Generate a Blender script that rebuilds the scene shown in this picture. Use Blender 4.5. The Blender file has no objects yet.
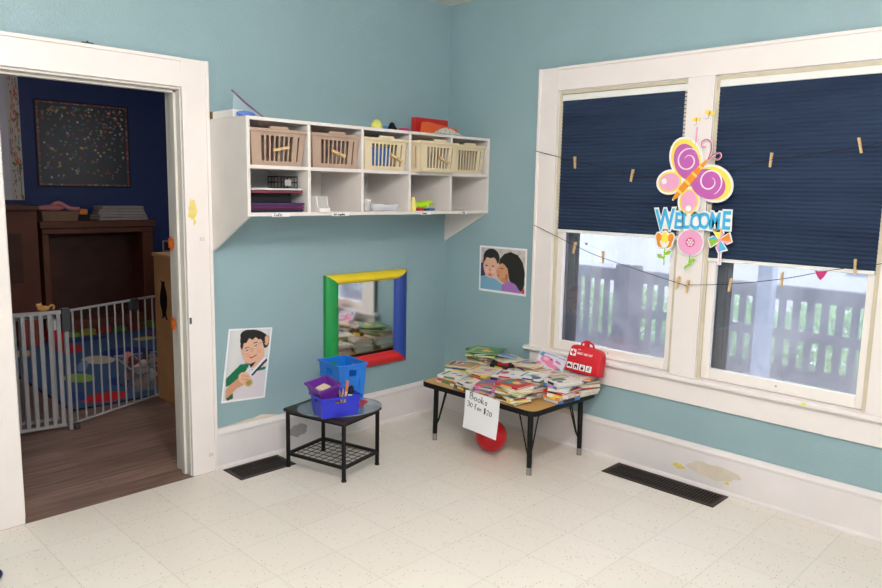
import bpy, math, random
from mathutils import Vector, Matrix
random.seed(7)
SC = bpy.context.scene
COL = SC.collection
R = math.radians

# ------------------------------------------------------------------ materials
def lin(c):
    out = []
    for x in c[:3]:
        x = x / 255.0
        out.append(x / 12.92 if x <= 0.04045 else ((x + 0.055) / 1.055) ** 2.4)
    return (out[0], out[1], out[2], 1.0)

MATS = {}
def nn(nt, t, loc=(0, 0), **kw):
    n = nt.nodes.new(t); n.location = loc
    for k, v in kw.items():
        setattr(n, k, v)
    return n

def mat(name, rgb, rough=0.5, metal=0.0, spec=0.5, var=0.06, scale=8.0, bump=0.0, bscale=60.0, alpha=None, emit=None, trans=0.0):
    if name in MATS: return MATS[name]
    m = bpy.data.materials.new(name); m.use_nodes = True
    nt = m.node_tree; b = nt.nodes['Principled BSDF']
    b.inputs['Roughness'].default_value = rough
    b.inputs['Metallic'].default_value = metal
    b.inputs['Specular IOR Level'].default_value = spec
    b.inputs['Transmission Weight'].default_value = trans
    c = lin(rgb)
    if var > 0:
        tc = nn(nt, 'ShaderNodeTexCoord'); no = nn(nt, 'ShaderNodeTexNoise')
        no.inputs['Scale'].default_value = scale; no.inputs['Detail'].default_value = 4
        nt.links.new(tc.outputs['Object'], no.inputs['Vector'])
        rp = nn(nt, 'ShaderNodeValToRGB')
        rp.color_ramp.elements[0].position = 0.3; rp.color_ramp.elements[1].position = 0.7
        rp.color_ramp.elements[0].color = tuple(x * (1 - var) for x in c[:3]) + (1,)
        rp.color_ramp.elements[1].color = tuple(min(1, x * (1 + var)) for x in c[:3]) + (1,)
        nt.links.new(no.outputs['Fac'], rp.inputs['Fac'])
        nt.links.new(rp.outputs['Color'], b.inputs['Base Color'])
    else:
        b.inputs['Base Color'].default_value = c
    if bump > 0:
        tc = nn(nt, 'ShaderNodeTexCoord'); n2 = nn(nt, 'ShaderNodeTexNoise')
        n2.inputs['Scale'].default_value = bscale; n2.inputs['Detail'].default_value = 3
        nt.links.new(tc.outputs['Object'], n2.inputs['Vector'])
        bp = nn(nt, 'ShaderNodeBump'); bp.inputs['Strength'].default_value = bump
        bp.inputs['Distance'].default_value = 0.01
        nt.links.new(n2.outputs['Fac'], bp.inputs['Height'])
        nt.links.new(bp.outputs['Normal'], b.inputs['Normal'])
    if alpha is not None:
        b.inputs['Alpha'].default_value = alpha
    if emit:
        b.inputs['Emission Color'].default_value = lin(emit[0]); b.inputs['Emission Strength'].default_value = emit[1]
    MATS[name] = m
    return m

def paint_mat(name, rough=0.5):
    if name in MATS: return MATS[name]
    m = bpy.data.materials.new(name); m.use_nodes = True
    nt = m.node_tree; b = nt.nodes['Principled BSDF']
    a = nn(nt, 'ShaderNodeAttribute'); a.attribute_name = 'print'; a.attribute_type = 'GEOMETRY'
    nt.links.new(a.outputs['Color'], b.inputs['Base Color'])
    b.inputs['Roughness'].default_value = rough
    MATS[name] = m
    return m

def wall_mat(name, rgb, rough=0.42):
    m = mat(name, rgb, rough=rough, var=0.045, scale=2.2, bump=0.25, bscale=90)
    return m

def tile_mat():
    m = bpy.data.materials.new('vinyl_tile'); m.use_nodes = True
    nt = m.node_tree; L = nt.links.new; b = nt.nodes['Principled BSDF']
    tc = nn(nt, 'ShaderNodeTexCoord'); sx = nn(nt, 'ShaderNodeSeparateXYZ'); L(tc.outputs['Object'], sx.inputs[0])
    def mth(op, a, v=None, c=None):
        n = nn(nt, 'ShaderNodeMath', operation=op)
        for i, q in enumerate((a, v, c)):
            if q is None: continue
            if isinstance(q, (int, float)): n.inputs[i].default_value = q
            else: L(q, n.inputs[i])
        return n.outputs[0]
    T = 0.3048
    def seam(o, off):
        u = mth('DIVIDE', mth('ADD', o, off), T)
        fr = mth('FRACT', u)
        d = mth('ABSOLUTE', mth('SUBTRACT', fr, 0.5))
        return mth('GREATER_THAN', d, 0.5 - 0.0042), mth('FLOOR', u)
    s1, f1 = seam(sx.outputs['X'], 20 * T + 2.852 - 0.0)
    s2, f2 = seam(sx.outputs['Y'], 20 * T + 0.02)
    sm = mth('MAXIMUM', s1, s2)
    cb = nn(nt, 'ShaderNodeCombineXYZ'); L(f1, cb.inputs[0]); L(f2, cb.inputs[1])
    wn = nn(nt, 'ShaderNodeTexWhiteNoise'); wn.noise_dimensions = '3D'; L(cb.outputs[0], wn.inputs['Vector'])
    base = nn(nt, 'ShaderNodeMix', data_type='RGBA'); L(wn.outputs['Value'], base.inputs['Factor'])
    base.inputs[6].default_value = lin((236, 228, 219)); base.inputs[7].default_value = lin((240, 233, 225))
    # dark flecks: stretched voronoi
    mp = nn(nt, 'ShaderNodeMapping'); mp.inputs['Scale'].default_value = (1.0, 2.0, 1.0); mp.inputs['Rotation'].default_value = (0, 0, 0.5)
    L(tc.outputs['Object'], mp.inputs['Vector'])
    vo = nn(nt, 'ShaderNodeTexVoronoi'); vo.inputs['Scale'].default_value = 54; L(mp.outputs[0], vo.inputs['Vector'])
    sc = nn(nt, 'ShaderNodeSeparateColor'); L(vo.outputs['Color'], sc.inputs[0])
    rad = mth('MULTIPLY', mth('GREATER_THAN', sc.outputs[0], 0.42), mth('MULTIPLY', sc.outputs[1], 0.27))
    fl = mth('LESS_THAN', vo.outputs['Distance'], rad)
    ns = nn(nt, 'ShaderNodeTexNoise'); ns.inputs['Scale'].default_value = 2.0; L(tc.outputs['Object'], ns.inputs['Vector'])
    m2 = nn(nt, 'ShaderNodeMix', data_type='RGBA'); L(mth('MULTIPLY', fl, 0.62), m2.inputs['Factor']); L(base.outputs[2], m2.inputs[6]); m2.inputs[7].default_value = lin((128, 112, 92))
    m3 = nn(nt, 'ShaderNodeMix', data_type='RGBA'); L(mth('MULTIPLY', sm, 0.32), m3.inputs['Factor']); L(m2.outputs[2], m3.inputs[6]); m3.inputs[7].default_value = lin((120, 105, 88))
    m4 = nn(nt, 'ShaderNodeMix', data_type='RGBA'); L(mth('MULTIPLY', ns.outputs['Fac'], 0.22), m4.inputs['Factor']); L(m3.outputs[2], m4.inputs[6]); m4.inputs[7].default_value = lin((226, 215, 200))
    L(m4.outputs[2], b.inputs['Base Color'])
    b.inputs['Roughness'].default_value = 0.38; b.inputs['Specular IOR Level'].default_value = 0.4
    return m

def plank_mat(name, c1, c2, width=0.15, length=1.2, rough=0.4, axis='X', gap=0.5):
    m = bpy.data.materials.new(name); m.use_nodes = True
    nt = m.node_tree; L = nt.links.new; b = nt.nodes['Principled BSDF']
    tc = nn(nt, 'ShaderNodeTexCoord')
    mp = nn(nt, 'ShaderNodeMapping'); L(tc.outputs['Object'], mp.inputs['Vector'])
    if axis == 'Y': mp.inputs['Rotation'].default_value = (0, 0, R(90))
    br = nn(nt, 'ShaderNodeTexBrick'); L(mp.outputs[0], br.inputs['Vector'])
    br.offset = 0.37; br.inputs['Scale'].default_value = 1.0
    br.inputs['Brick Width'].default_value = length; br.inputs['Row Height'].default_value = width
    br.inputs['Mortar Size'].default_value = 0.0012; br.inputs['Mortar Smooth'].default_value = 0.1
    br.inputs['Color1'].default_value = lin(c1); br.inputs['Color2'].default_value = lin(c2)
    br.inputs['Mortar'].default_value = tuple(x * gap for x in lin(c1)[:3]) + (1,)
    ms = nn(nt, 'ShaderNodeMapping'); ms.inputs['Scale'].default_value = (1.5, 22, 1.5) if axis == 'X' else (22, 1.5, 1.5)
    L(tc.outputs['Object'], ms.inputs['Vector'])
    no = nn(nt, 'ShaderNodeTexNoise'); no.inputs['Scale'].default_value = 2.0; no.inputs['Detail'].default_value = 6; L(ms.outputs[0], no.inputs['Vector'])
    mx = nn(nt, 'ShaderNodeMix', data_type='RGBA', blend_type='MULTIPLY'); mx.inputs['Factor'].default_value = 0.75
    rp = nn(nt, 'ShaderNodeValToRGB'); rp.color_ramp.elements[0].position = 0.35; rp.color_ramp.elements[0].color = (0.45, 0.43, 0.42, 1); rp.color_ramp.elements[1].position = 0.65; rp.color_ramp.elements[1].color = (1.2, 1.2, 1.2, 1)
    L(no.outputs['Fac'], rp.inputs['Fac']); L(br.outputs['Color'], mx.inputs[6]); L(rp.outputs['Color'], mx.inputs[7])
    L(mx.outputs[2], b.inputs['Base Color']); b.inputs['Roughness'].default_value = rough
    return m

def film_mat():
    m = bpy.data.materials.new('hazy_film_glass'); m.use_nodes = True
    nt = m.node_tree; L = nt.links.new
    out = nt.nodes['Material Output']; nt.nodes.remove(nt.nodes['Principled BSDF'])
    tr = nn(nt, 'ShaderNodeBsdfTransparent'); tr.inputs[0].default_value = (0.93, 0.95, 1.0, 1)
    tl = nn(nt, 'ShaderNodeBsdfTranslucent'); tl.inputs[0].default_value = (0.90, 0.90, 0.97, 1)
    gl = nn(nt, 'ShaderNodeBsdfGlossy'); gl.inputs['Roughness'].default_value = 0.12
    tc = nn(nt, 'ShaderNodeTexCoord'); mp = nn(nt, 'ShaderNodeMapping'); mp.inputs['Scale'].default_value = (1, 1.6, 1.2); L(tc.outputs['Object'], mp.inputs['Vector'])
    no = nn(nt, 'ShaderNodeTexNoise'); no.inputs['Scale'].default_value = 2.6; no.inputs['Detail'].default_value = 5; no.inputs['Distortion'].default_value = 0.8
    L(mp.outputs[0], no.inputs['Vector'])
    rp = nn(nt, 'ShaderNodeMapRange'); rp.inputs['From Min'].default_value = 0.35; rp.inputs['From Max'].default_value = 0.7
    rp.inputs['To Min'].default_value = 0.28; rp.inputs['To Max'].default_value = 0.42; L(no.outputs['Fac'], rp.inputs['Value'])
    bp = nn(nt, 'ShaderNodeBump'); bp.inputs['Strength'].default_value = 0.3; L(no.outputs['Fac'], bp.inputs['Height']); L(bp.outputs[0], gl.inputs['Normal'])
    m1 = nn(nt, 'ShaderNodeMixShader'); L(rp.outputs[0], m1.inputs[0]); L(tr.outputs[0], m1.inputs[1]); L(tl.outputs[0], m1.inputs[2])
    m2 = nn(nt, 'ShaderNodeMixShader'); m2.inputs[0].default_value = 0.05; L(m1.outputs[0], m2.inputs[1]); L(gl.outputs[0], m2.inputs[2])
    L(m2.outputs[0], out.inputs[0])
    return m

def blind_mat():
    m = bpy.data.materials.new('navy_cellular_fabric'); m.use_nodes = True
    nt = m.node_tree; L = nt.links.new
    out = nt.nodes['Material Output']; b = nt.nodes['Principled BSDF']
    tc = nn(nt, 'ShaderNodeTexCoord'); mp = nn(nt, 'ShaderNodeMapping'); mp.inputs['Scale'].default_value = (1, .8, 5); L(tc.outputs['Object'], mp.inputs['Vector'])
    no = nn(nt, 'ShaderNodeTexNoise'); no.inputs['Scale'].default_value = 1.5; no.inputs['Detail'].default_value = 4; L(mp.outputs[0], no.inputs['Vector'])
    rp = nn(nt, 'ShaderNodeValToRGB'); rp.color_ramp.elements[0].position = 0.3; rp.color_ramp.elements[0].color = lin((44, 57, 82)); rp.color_ramp.elements[1].position = 0.75; rp.color_ramp.elements[1].color = lin((58, 75, 102))
    L(no.outputs['Fac'], rp.inputs['Fac']); L(rp.outputs[0], b.inputs['Base Color']); b.inputs['Roughness'].default_value = 0.85; b.inputs['Specular IOR Level'].default_value = 0.15
    tl = nn(nt, 'ShaderNodeBsdfTranslucent'); tl.inputs[0].default_value = lin((70, 88, 124))
    mx = nn(nt, 'ShaderNodeMixShader'); mx.inputs[0].default_value = 0.16; L(b.outputs[0], mx.inputs[1]); L(tl.outputs[0], mx.inputs[2]); L(mx.outputs[0], out.inputs[0])
    return m

def trimat(name='white_gloss_trim', rgb=(240, 231, 228)):
    return mat(name, rgb, rough=0.35, var=0.02, scale=5, bump=0.05, bscale=40)

M = {}
M['wall'] = wall_mat('teal_wall_paint', (146, 173, 180))
M['navy_wall'] = wall_mat('navy_wall_paint', (22, 48, 112))
M['ceil'] = mat('ceiling_paint', (232, 226, 214), rough=0.9, var=0.02)
M['trim'] = trimat()
M['sashw'] = trimat('sash_paint', (243, 235, 230))
M['bead'] = mat('aged_cream_bead', (206, 196, 172), rough=0.45, var=0.08, scale=9)
M['base'] = mat('baseboard_paint', (232, 224, 224), rough=0.4, var=0.05, scale=3.0, bump=0.05)
M['tile'] = tile_mat()
M['plank'] = plank_mat('dark_vinyl_plank', (128, 100, 90), (152, 122, 110))
M['film'] = film_mat()
M['blind'] = blind_mat()
def clear_glass():
    m = bpy.data.materials.new('clear_sash_glass'); m.use_nodes = True
    nt = m.node_tree; out = nt.nodes['Material Output']; nt.nodes.remove(nt.nodes['Principled BSDF'])
    tr = nn(nt, 'ShaderNodeBsdfTransparent'); tr.inputs[0].default_value = (.96, .97, 1, 1); gl = nn(nt, 'ShaderNodeBsdfGlossy'); gl.inputs['Roughness'].default_value = .03
    mx = nn(nt, 'ShaderNodeMixShader'); mx.inputs[0].default_value = .05; nt.links.new(tr.outputs[0], mx.inputs[1]); nt.links.new(gl.outputs[0], mx.inputs[2]); nt.links.new(mx.outputs[0], out.inputs[0])
    return m
M['glass'] = clear_glass()
M['white'] = mat('white_laminate', (228, 221, 216), rough=0.5, var=0.03, scale=6)
M['whitep'] = mat('white_plastic', (238, 236, 232), rough=0.4, var=0.0)
M['paper'] = mat('white_paper', (240, 238, 240), rough=0.8, var=0.01)
M['ink'] = mat('black_marker_ink', (22, 22, 26), rough=0.7, var=0.0)
M['black'] = mat('black_painted_metal', (9, 9, 10), rough=0.45, spec=0.3, var=0.05)
M['blackp'] = mat('black_plastic', (12, 12, 13), rough=0.5, spec=0.3, var=0.0)
M['steel'] = mat('brushed_steel', (170, 165, 160), rough=0.3, metal=0.9, var=0.05)
M['gate'] = mat('grey_powder_coat', (158, 157, 160), rough=0.4, var=0.03)
M['gatek'] = mat('charcoal_plastic', (62, 64, 68), rough=0.5, var=0.03)
M['oak'] = mat('honey_wood_laminate', (206, 160, 96), rough=0.35, var=0.12, scale=6)
M['pine'] = mat('pine_clothespin', (214, 180, 128), rough=0.6, var=0.12, scale=60)
M['boxwood'] = mat('tan_plywood', (214, 158, 104), rough=0.55, var=0.1, scale=5)
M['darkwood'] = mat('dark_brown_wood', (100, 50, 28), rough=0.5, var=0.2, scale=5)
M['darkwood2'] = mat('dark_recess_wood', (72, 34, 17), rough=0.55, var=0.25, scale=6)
M['espresso'] = mat('espresso_wood_top', (40, 28, 24), rough=0.4, var=0.2, scale=10)
M['register'] = mat('bronze_register_metal', (50, 37, 31), rough=0.45, metal=0.3, var=0.1)
M['void'] = mat('duct_dark', (14, 12, 11), rough=0.8, var=0)
M['string'] = mat('dark_twine', (30, 28, 36), rough=0.8, var=0)

# ------------------------------------------------------------------ mesh builder
class MB:
    def __init__(s): s.v = []; s.f = []; s.m = []; s.col = None
    def add(s, vs, fs, mi=0, T=None):
        o = len(s.v)
        for p in vs:
            p = Vector(p)
            if T is not None: p = T @ p
            s.v.append(p)
        for f in fs: s.f.append(tuple(i + o for i in f)); s.m.append(mi)
        return s
    def box(s, a, b, mi=0, T=None):
        x0, x1 = sorted((a[0], b[0])); y0, y1 = sorted((a[1], b[1])); z0, z1 = sorted((a[2], b[2]))
        vs = [(x0, y0, z0), (x1, y0, z0), (x1, y1, z0), (x0, y1, z0), (x0, y0, z1), (x1, y0, z1), (x1, y1, z1), (x0, y1, z1)]
        return s.add(vs, [(0, 3, 2, 1), (4, 5, 6, 7), (0, 1, 5, 4), (1, 2, 6, 5), (2, 3, 7, 6), (3, 0, 4, 7)], mi, T)
    def frus(s, bot, top, mi=0, T=None):
        return s.add(list(bot) + list(top), [(0, 3, 2, 1), (4, 5, 6, 7), (0, 1, 5, 4), (1, 2, 6, 5), (2, 3, 7, 6), (3, 0, 4, 7)], mi, T)
    def tube(s, pts, r, n=8, mi=0, T=None, closed=False, cap=True):
        pts = [Vector(p) for p in pts]; k = len(pts)
        rs = r if isinstance(r, (list, tuple)) else [r] * k
        vs = []; fs = []
        up = None
        for i in range(k):
            if closed: d = pts[(i + 1) % k] - pts[i - 1]
            elif i == 0: d = pts[1] - pts[0]
            elif i == k - 1: d = pts[-1] - pts[-2]
            else: d = pts[i + 1] - pts[i - 1]
            if d.length < 1e-9: d = Vector((0, 0, 1))
            d.normalize()
            if up is None:
                up = Vector((0, 0, 1)) if abs(d.z) < 0.9 else Vector((1, 0, 0))
            a = d.cross(up)
            if a.length < 1e-4:
                up = Vector((1, 0.3, 0.2)); a = d.cross(up)
            a.normalize(); b2 = a.cross(d).normalized(); up = b2
            for j in range(n):
                t = 2 * math.pi * (j + .5) / n
                vs.append(pts[i] + a * (math.cos(t) * rs[i]) + b2 * (math.sin(t) * rs[i]))
        rng = k if closed else k - 1
        for i in range(rng):
            for j in range(n):
                a0 = i * n + j; a1 = i * n + (j + 1) % n; i2 = (i + 1) % k
                fs.append((a0, i2 * n + j, i2 * n + (j + 1) % n, a1))
        if cap and not closed:
            fs.append(tuple(range(n))); fs.append(tuple(reversed(range((k - 1) * n, k * n))))
        return s.add(vs, fs, mi, T)
    def lathe(s, prof, n=20, mi=0, T=None):
        vs = []; fs = []
        for (r, z) in prof:
            for j in range(n):
                t = 2 * math.pi * j / n; vs.append((r * math.cos(t), r * math.sin(t), z))
        for i in range(len(prof) - 1):
            for j in range(n):
                fs.append((i * n + j, i * n + (j + 1) % n, (i + 1) * n + (j + 1) % n, (i + 1) * n + j))
        fs.append(tuple(reversed(range(n)))); fs.append(tuple(range((len(prof) - 1) * n, len(prof) * n)))
        return s.add(vs, fs, mi, T)
    def prism(s, poly, c0, c1, mi=0, T=None):
        """poly in (a,b), extruded in c ; local axes x=a, y=b, z=c"""
        n = len(poly)
        ar = sum(poly[i][0] * poly[(i + 1) % n][1] - poly[(i + 1) % n][0] * poly[i][1] for i in range(n))
        if ar < 0: poly = list(reversed(poly))
        vs = [(a, b, c0) for a, b in poly] + [(a, b, c1) for a, b in poly]
        fs = [tuple(reversed(range(n))), tuple(range(n, 2 * n))]
        for i in range(n): fs.append((i, (i + 1) % n, n + (i + 1) % n, n + i))
        return s.add(vs, fs, mi, T)
    def ball(s, c, r, n=16, mi=0, T=None, f=None):
        c = Vector(c); r = r if isinstance(r, (list, tuple)) else (r, r, r)
        vs = []; fs = []; k = n // 2
        vs.append(c + Vector((0, 0, -r[2])))
        for i in range(1, k):
            ph = -math.pi / 2 + math.pi * i / k
            for j in range(n):
                t = 2 * math.pi * j / n
                vs.append(c + Vector((r[0] * math.cos(ph) * math.cos(t), r[1] * math.cos(ph) * math.sin(t), r[2] * math.sin(ph))))
        vs.append(c + Vector((0, 0, r[2])))
        for j in range(n): fs.append((0, 1 + (j + 1) % n, 1 + j))
        for i in range(k - 2):
            for j in range(n):
                a = 1 + i * n + j; b = 1 + i * n + (j + 1) % n
                fs.append((a, b, b + n, a + n))
        l = len(vs) - 1; o = 1 + (k - 2) * n
        for j in range(n): fs.append((o + j, o + (j + 1) % n, l))
        return s.add(vs, fs, mi, T)
    def build(s, name, mats, parent=None, smooth=False, bevel=0, seg=2, recenter=True, loc=None):
        me = bpy.data.meshes.new(name)
        vs = s.v; off = Vector((0, 0, 0))
        if parent is None and recenter and loc is None:
            xs = [p.x for p in vs]; ys = [p.y for p in vs]; zs = [p.z for p in vs]
            off = Vector(((min(xs) + max(xs)) / 2, (min(ys) + max(ys)) / 2, min(zs)))
            vs = [p - off for p in vs]
        me.from_pydata([tuple(p) for p in vs], [], s.f)
        if not isinstance(mats, (list, tuple)): mats = [mats]
        for m in mats: me.materials.append(m)
        me.polygons.foreach_set('material_index', s.m)
        if s.col:
            ca = me.color_attributes.new('print', 'FLOAT_COLOR', 'POINT')
            for i, c in enumerate(s.col): ca.data[i].color = c
        if smooth:
            me.polygons.foreach_set('use_smooth', [True] * len(me.polygons))
            if smooth != 'all':
                try: me.set_sharp_from_angle(angle=R(38))
                except Exception: pass
        me.update()
        o = bpy.data.objects.new(name, me); COL.objects.link(o)
        if parent is not None: o.parent = parent
        o.location = off if loc is None else loc
        if bevel > 0:
            md = o.modifiers.new('bevel', 'BEVEL'); md.width = bevel; md.segments = seg; md.limit_method = 'ANGLE'; md.angle_limit = R(40)
        return o

def painted(fn, w, h, nx, ny, T, double=0.0):
    """grid w x h (local x right, y up from bottom-left) with colours fn(u, v), v down from the top"""
    mb = MB(); vs = []; fs = []; cols = []
    for j in range(ny + 1):
        for i in range(nx + 1):
            u = i / nx; v = j / ny
            vs.append((u * w, (1 - v) * h, 0)); cols.append(lin(fn(u, v)))
    for j in range(ny):
        for i in range(nx):
            a = j * (nx + 1) + i; fs.append((a, a + nx + 1, a + nx + 2, a + 1))
    mb.add(vs, fs, 0, T); mb.col = cols
    return mb

def tag(o, label=None, cat=None, group=None, kind=None):
    if label: o['label'] = label
    if cat: o['category'] = cat
    if group: o['group'] = group
    if kind: o['kind'] = kind
    return o
def empty(name, loc, rz=0.0, label=None, cat=None, group=None, kind=None, rot=None):
    o = bpy.data.objects.new(name, None); COL.objects.link(o); o.location = loc
    o.rotation_euler = rot if rot else (0, 0, rz); o.empty_display_size = 0.05
    return tag(o, label, cat, group, kind)
def struct(name, mb, m, **kw):
    o = mb.build(name, m, **kw); o['kind'] = 'structure'; return o
def copy_tree(o, parent=None):
    c = o.copy(); COL.objects.link(c); c.parent = parent
    for ch in list(o.children): copy_tree(ch, c)
    return c

# plane frames: right wall (x = const, image right = -y), left wall (y = const, image right = +x)
def TR(x, y, z): return Matrix(((0, 0, -1, x), (-1, 0, 0, y), (0, 1, 0, z), (0, 0, 0, 1)))
def TL(x, y, z): return Matrix(((1, 0, 0, x), (0, 0, -1, y), (0, 1, 0, z), (0, 0, 0, 1)))

def in_el(u, v, cx, cy, rx, ry, a=0):
    dx, dy = u - cx, v - cy
    if a:
        c, s_ = math.cos(R(a)), math.sin(R(a)); dx, dy = dx * c + dy * s_, -dx * s_ + dy * c
    return (dx / rx) ** 2 + (dy / ry) ** 2 <= 1
def in_poly(u, v, P):
    r = False; n = len(P); j = n - 1
    for i in range(n):
        xi, yi = P[i]; xj, yj = P[j]
        if (yi > v) != (yj > v) and u < (xj - xi) * (v - yi) / (yj - yi) + xi: r = not r
        j = i
    return r
def shapes_fn(bg, shapes, jit=0.0):
    def f(u, v):
        c = bg(u, v) if callable(bg) else bg
        for s in shapes:
            if s[0] == 'e':
                if in_el(u, v, *s[2:]): c = s[1]
            elif s[0] == 'p':
                if in_poly(u, v, s[2]): c = s[1]
            elif s[0] == 'l':   # thick line
                x0, y0, x1, y1, w = s[2:]
                dx, dy = x1 - x0, y1 - y0; L2 = dx * dx + dy * dy
                t = max(0, min(1, ((u - x0) * dx + (v - y0) * dy) / L2))
                if (u - x0 - t * dx) ** 2 + (v - y0 - t * dy) ** 2 < w * w: c = s[1]
        return c
    return f

def text_mesh(body, size, mb_mats, name, parent, T, depth=0.001, bold=0.0, kind=None, align='LEFT', label=None):
    cu = bpy.data.curves.new('txt', 'FONT'); cu.body = body; cu.size = size; cu.extrude = depth; cu.offset = bold; cu.align_x = align; cu.resolution_u = 3
    ob = bpy.data.objects.new('txt', cu); COL.objects.link(ob)
    dg = bpy.context.evaluated_depsgraph_get(); me = bpy.data.meshes.new_from_object(ob.evaluated_get(dg))
    bpy.data.objects.remove(ob); me.transform(T); me.name = name
    me.materials.clear(); me.materials.append(mb_mats)
    o = bpy.data.objects.new(name, me); COL.objects.link(o); o.parent = parent
    if label: o['label'] = label
    return o

# ------------------------------------------------------------------ numbers of the room (metres)
XD0, XD1 = -2.847, -2.0006           # door opening
ZD = 2.1127
CEIL = 2.882
RX, RY = -5.4, -5.4                  # room extents
WT = 0.17                            # wall thickness
W1 = (-0.9575, -1.8055); W2 = (-1.954, -2.802); ZW0, ZW1 = 0.60, 2.2306

# ------------------------------------------------------------------ shell
mb = MB(); mb.box((RX, RY, -0.05), (0, -0.02, 0)); o = struct('floor', mb, M['tile'], recenter=False, loc=(0, 0, 0))
mb = MB(); mb.box((-4.4, -0.02, -0.05), (1.2, 6.7, -0.0005)); struct('floor_playroom', mb, M['plank'], loc=(0, 0, 0))
mb = MB(); mb.box((RX, RY, CEIL), (0, 0, CEIL + 0.1)); struct('ceiling', mb, M['ceil'], loc=(0, 0, 0))
mb = MB(); mb.box((-4.4, WT, CEIL), (1.2, 6.7, CEIL + 0.1)); struct('ceiling_playroom', mb, M['ceil'], loc=(0, 0, 0))
HX0, HX1, HZ = XD0 - 0.01, XD1 + 0.01, ZD + 0.01
mb = MB()
mb.box((RX, 0, 0), (HX0, WT, CEIL)); mb.box((HX1, 0, 0), (0.0, WT, CEIL)); mb.box((HX0, 0, HZ), (HX1, WT, CEIL))
struct('wall_left', mb, M['wall'], loc=(0, 0, 0))
mb = MB()
mb.box((0, RY, 0), (WT, WT, ZW0 - 0.02)); mb.box((0, RY, ZW1 + 0.01), (WT, WT, CEIL))
mb.box((0, W1[0] + 0.01, ZW0 - 0.02), (WT, WT, ZW1 + 0.01)); mb.box((0, W2[0] + 0.01, ZW0 - 0.02), (WT, W1[1] - 0.01, ZW1 + 0.01)); mb.box((0, RY, ZW0 - 0.02), (WT, W2[1] - 0.01, ZW1 + 0.01))
struct('wall_right', mb, M['wall'], loc=(0, 0, 0))
mb = MB(); mb.box((RX - .1, RY, 0), (RX, 0, CEIL)); struct('wall_behind_left', mb, M['wall'], loc=(0, 0, 0))
mb = MB(); mb.box((RX, RY - .1, 0), (0, RY, CEIL)); struct('wall_behind_right', mb, M['wall'], loc=(0, 0, 0))
# playroom shell
mb = MB(); mb.box((-4.4, 5.0, 0), (1.2, 5.1, CEIL)); struct('wall_playroom_far', mb, M['navy_wall'], loc=(0, 0, 0))
mb = MB(); mb.box((-4.5, WT, 0), (-4.4, 5.1, CEIL)); struct('wall_playroom_left', mb, M['navy_wall'], loc=(0, 0, 0))
mb = MB(); mb.box((1.2, WT, 0), (1.3, 5.1, CEIL)); struct('wall_playroom_right', mb, M['navy_wall'], loc=(0, 0, 0))

# door casing
def casing(name, a, b, T, back=()):
    mb = MB(); mb.box(a, b)
    for (p, q) in back: mb.box(p, q)
    return struct(name, mb, M['trim'], bevel=0.003)
DT = 2.2582; DXO = -1.8526; DXL = XD0 - 0.148
casing('trim_1', (XD1, -0.02, 0), (DXO, 0, DT), None, [((DXO - .018, -.03, 0), (DXO, 0, DT))])
casing('trim_2', (DXL, -0.02, 0), (XD0, 0, DT), None, [((DXL, -.03, 0), (DXL + .018, 0, DT))])
casing('trim_3', (XD0, -0.0195, ZD), (XD1, 0, DT), None, [((XD0, -.03, DT - .018), (XD1, 0, DT))])
mb = MB()
jr = XD1 - 0.005; jl = XD0 + 0.005
mb.box((jr, 0.0, 0), (HX1, WT, HZ)); mb.box((HX0, 0, 0), (jl, WT, HZ)); mb.box((jl, 0, ZD - .012), (jr, WT, HZ))
mb.box((jr - .014, .045, 0), (jr, .085, ZD - .012)); mb.box((jl, .045, 0), (jl + .014, .085, ZD - .012)); mb.box((jl, .045, ZD - .026), (jr, .085, ZD - .012))
struct('door_1', mb, trimat('jamb_paint', (222, 216, 208)), bevel=0.002)
mb = MB(); mb.box((XD1, WT, 0), (DXO, WT + .02, DT)); mb.box((DXL, WT, 0), (XD0, WT + .02, DT)); mb.box((XD0, WT, ZD), (XD1, WT + .02, DT)); #struct('trim_4', mb, M['trim'])

# baseboards: board + ogee cap + shoe
def baseboard(name, p0, p1, nrm):
    p0 = Vector(p0); p1 = Vector(p1); n = Vector(nrm)
    prof = [(0, 0), (.030, 0), (.029, .010), (.022, .018), (.018, .021), (.017, .195), (.024, .200), (.026, .212), (.020, .222), (.010, .2344), (0, .2344)]
    mb = MB(); k = len(prof)
    vs = [p0 + n * a + Vector((0, 0, b)) for a, b in prof] + [p1 + n * a + Vector((0, 0, b)) for a, b in prof]
    fs = [tuple(range(k)), tuple(reversed(range(k, 2 * k)))] + [(i, k + i, k + (i + 1) % k, (i + 1) % k) for i in range(k)]
    mb.add(vs, fs)
    return struct(name, mb, M['base'])
baseboard('baseboard_left', (DXO, 0, 0), (-0.0, 0, 0), (0, -1, 0))
baseboard('baseboard_right', (0, 0, 0), (0, RY, 0), (-1, 0, 0))
# flaked paint (wear with a shape of its own) and a grey patch
def blob(cx, cy, rx, ry, n=14, seed=1, rough=.35):
    rr = random.Random(seed)
    return [(cx + rx * math.cos(2 * math.pi * i / n) * (1 - rough * rr.random()), cy + ry * math.sin(2 * math.pi * i / n) * (1 - rough * rr.random())) for i in range(n)]
M['yellowold'] = mat('old_yellow_paint', (226, 208, 120), rough=.6, var=.1, scale=30)
M['creamold'] = mat('old_cream_paint', (222, 208, 190), rough=.6, var=.05, scale=20)
M['greymottle'] = mat('mottled_grey', (176, 170, 168), rough=.6, var=.1, scale=25)
mb = MB(); mb.prism(blob(-1.963, 1.47, .034, .085, 22, 3, .6), 0, .0012, 0, TL(0, -.0201, 0)); struct('trim_5', mb, M['yellowold'])
mb = MB(); mb.prism(blob(0, 0, .05, .022, 14, 5, .6), 0, .001, 0, TR(-.0176, -1.90, .085)); mb.prism(blob(.28, -.02, .016, .012, 10, 6), 0, .001, 0, TR(-.0176, -1.90, .085)); struct('trim_6', mb, M['yellowold'])
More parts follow.
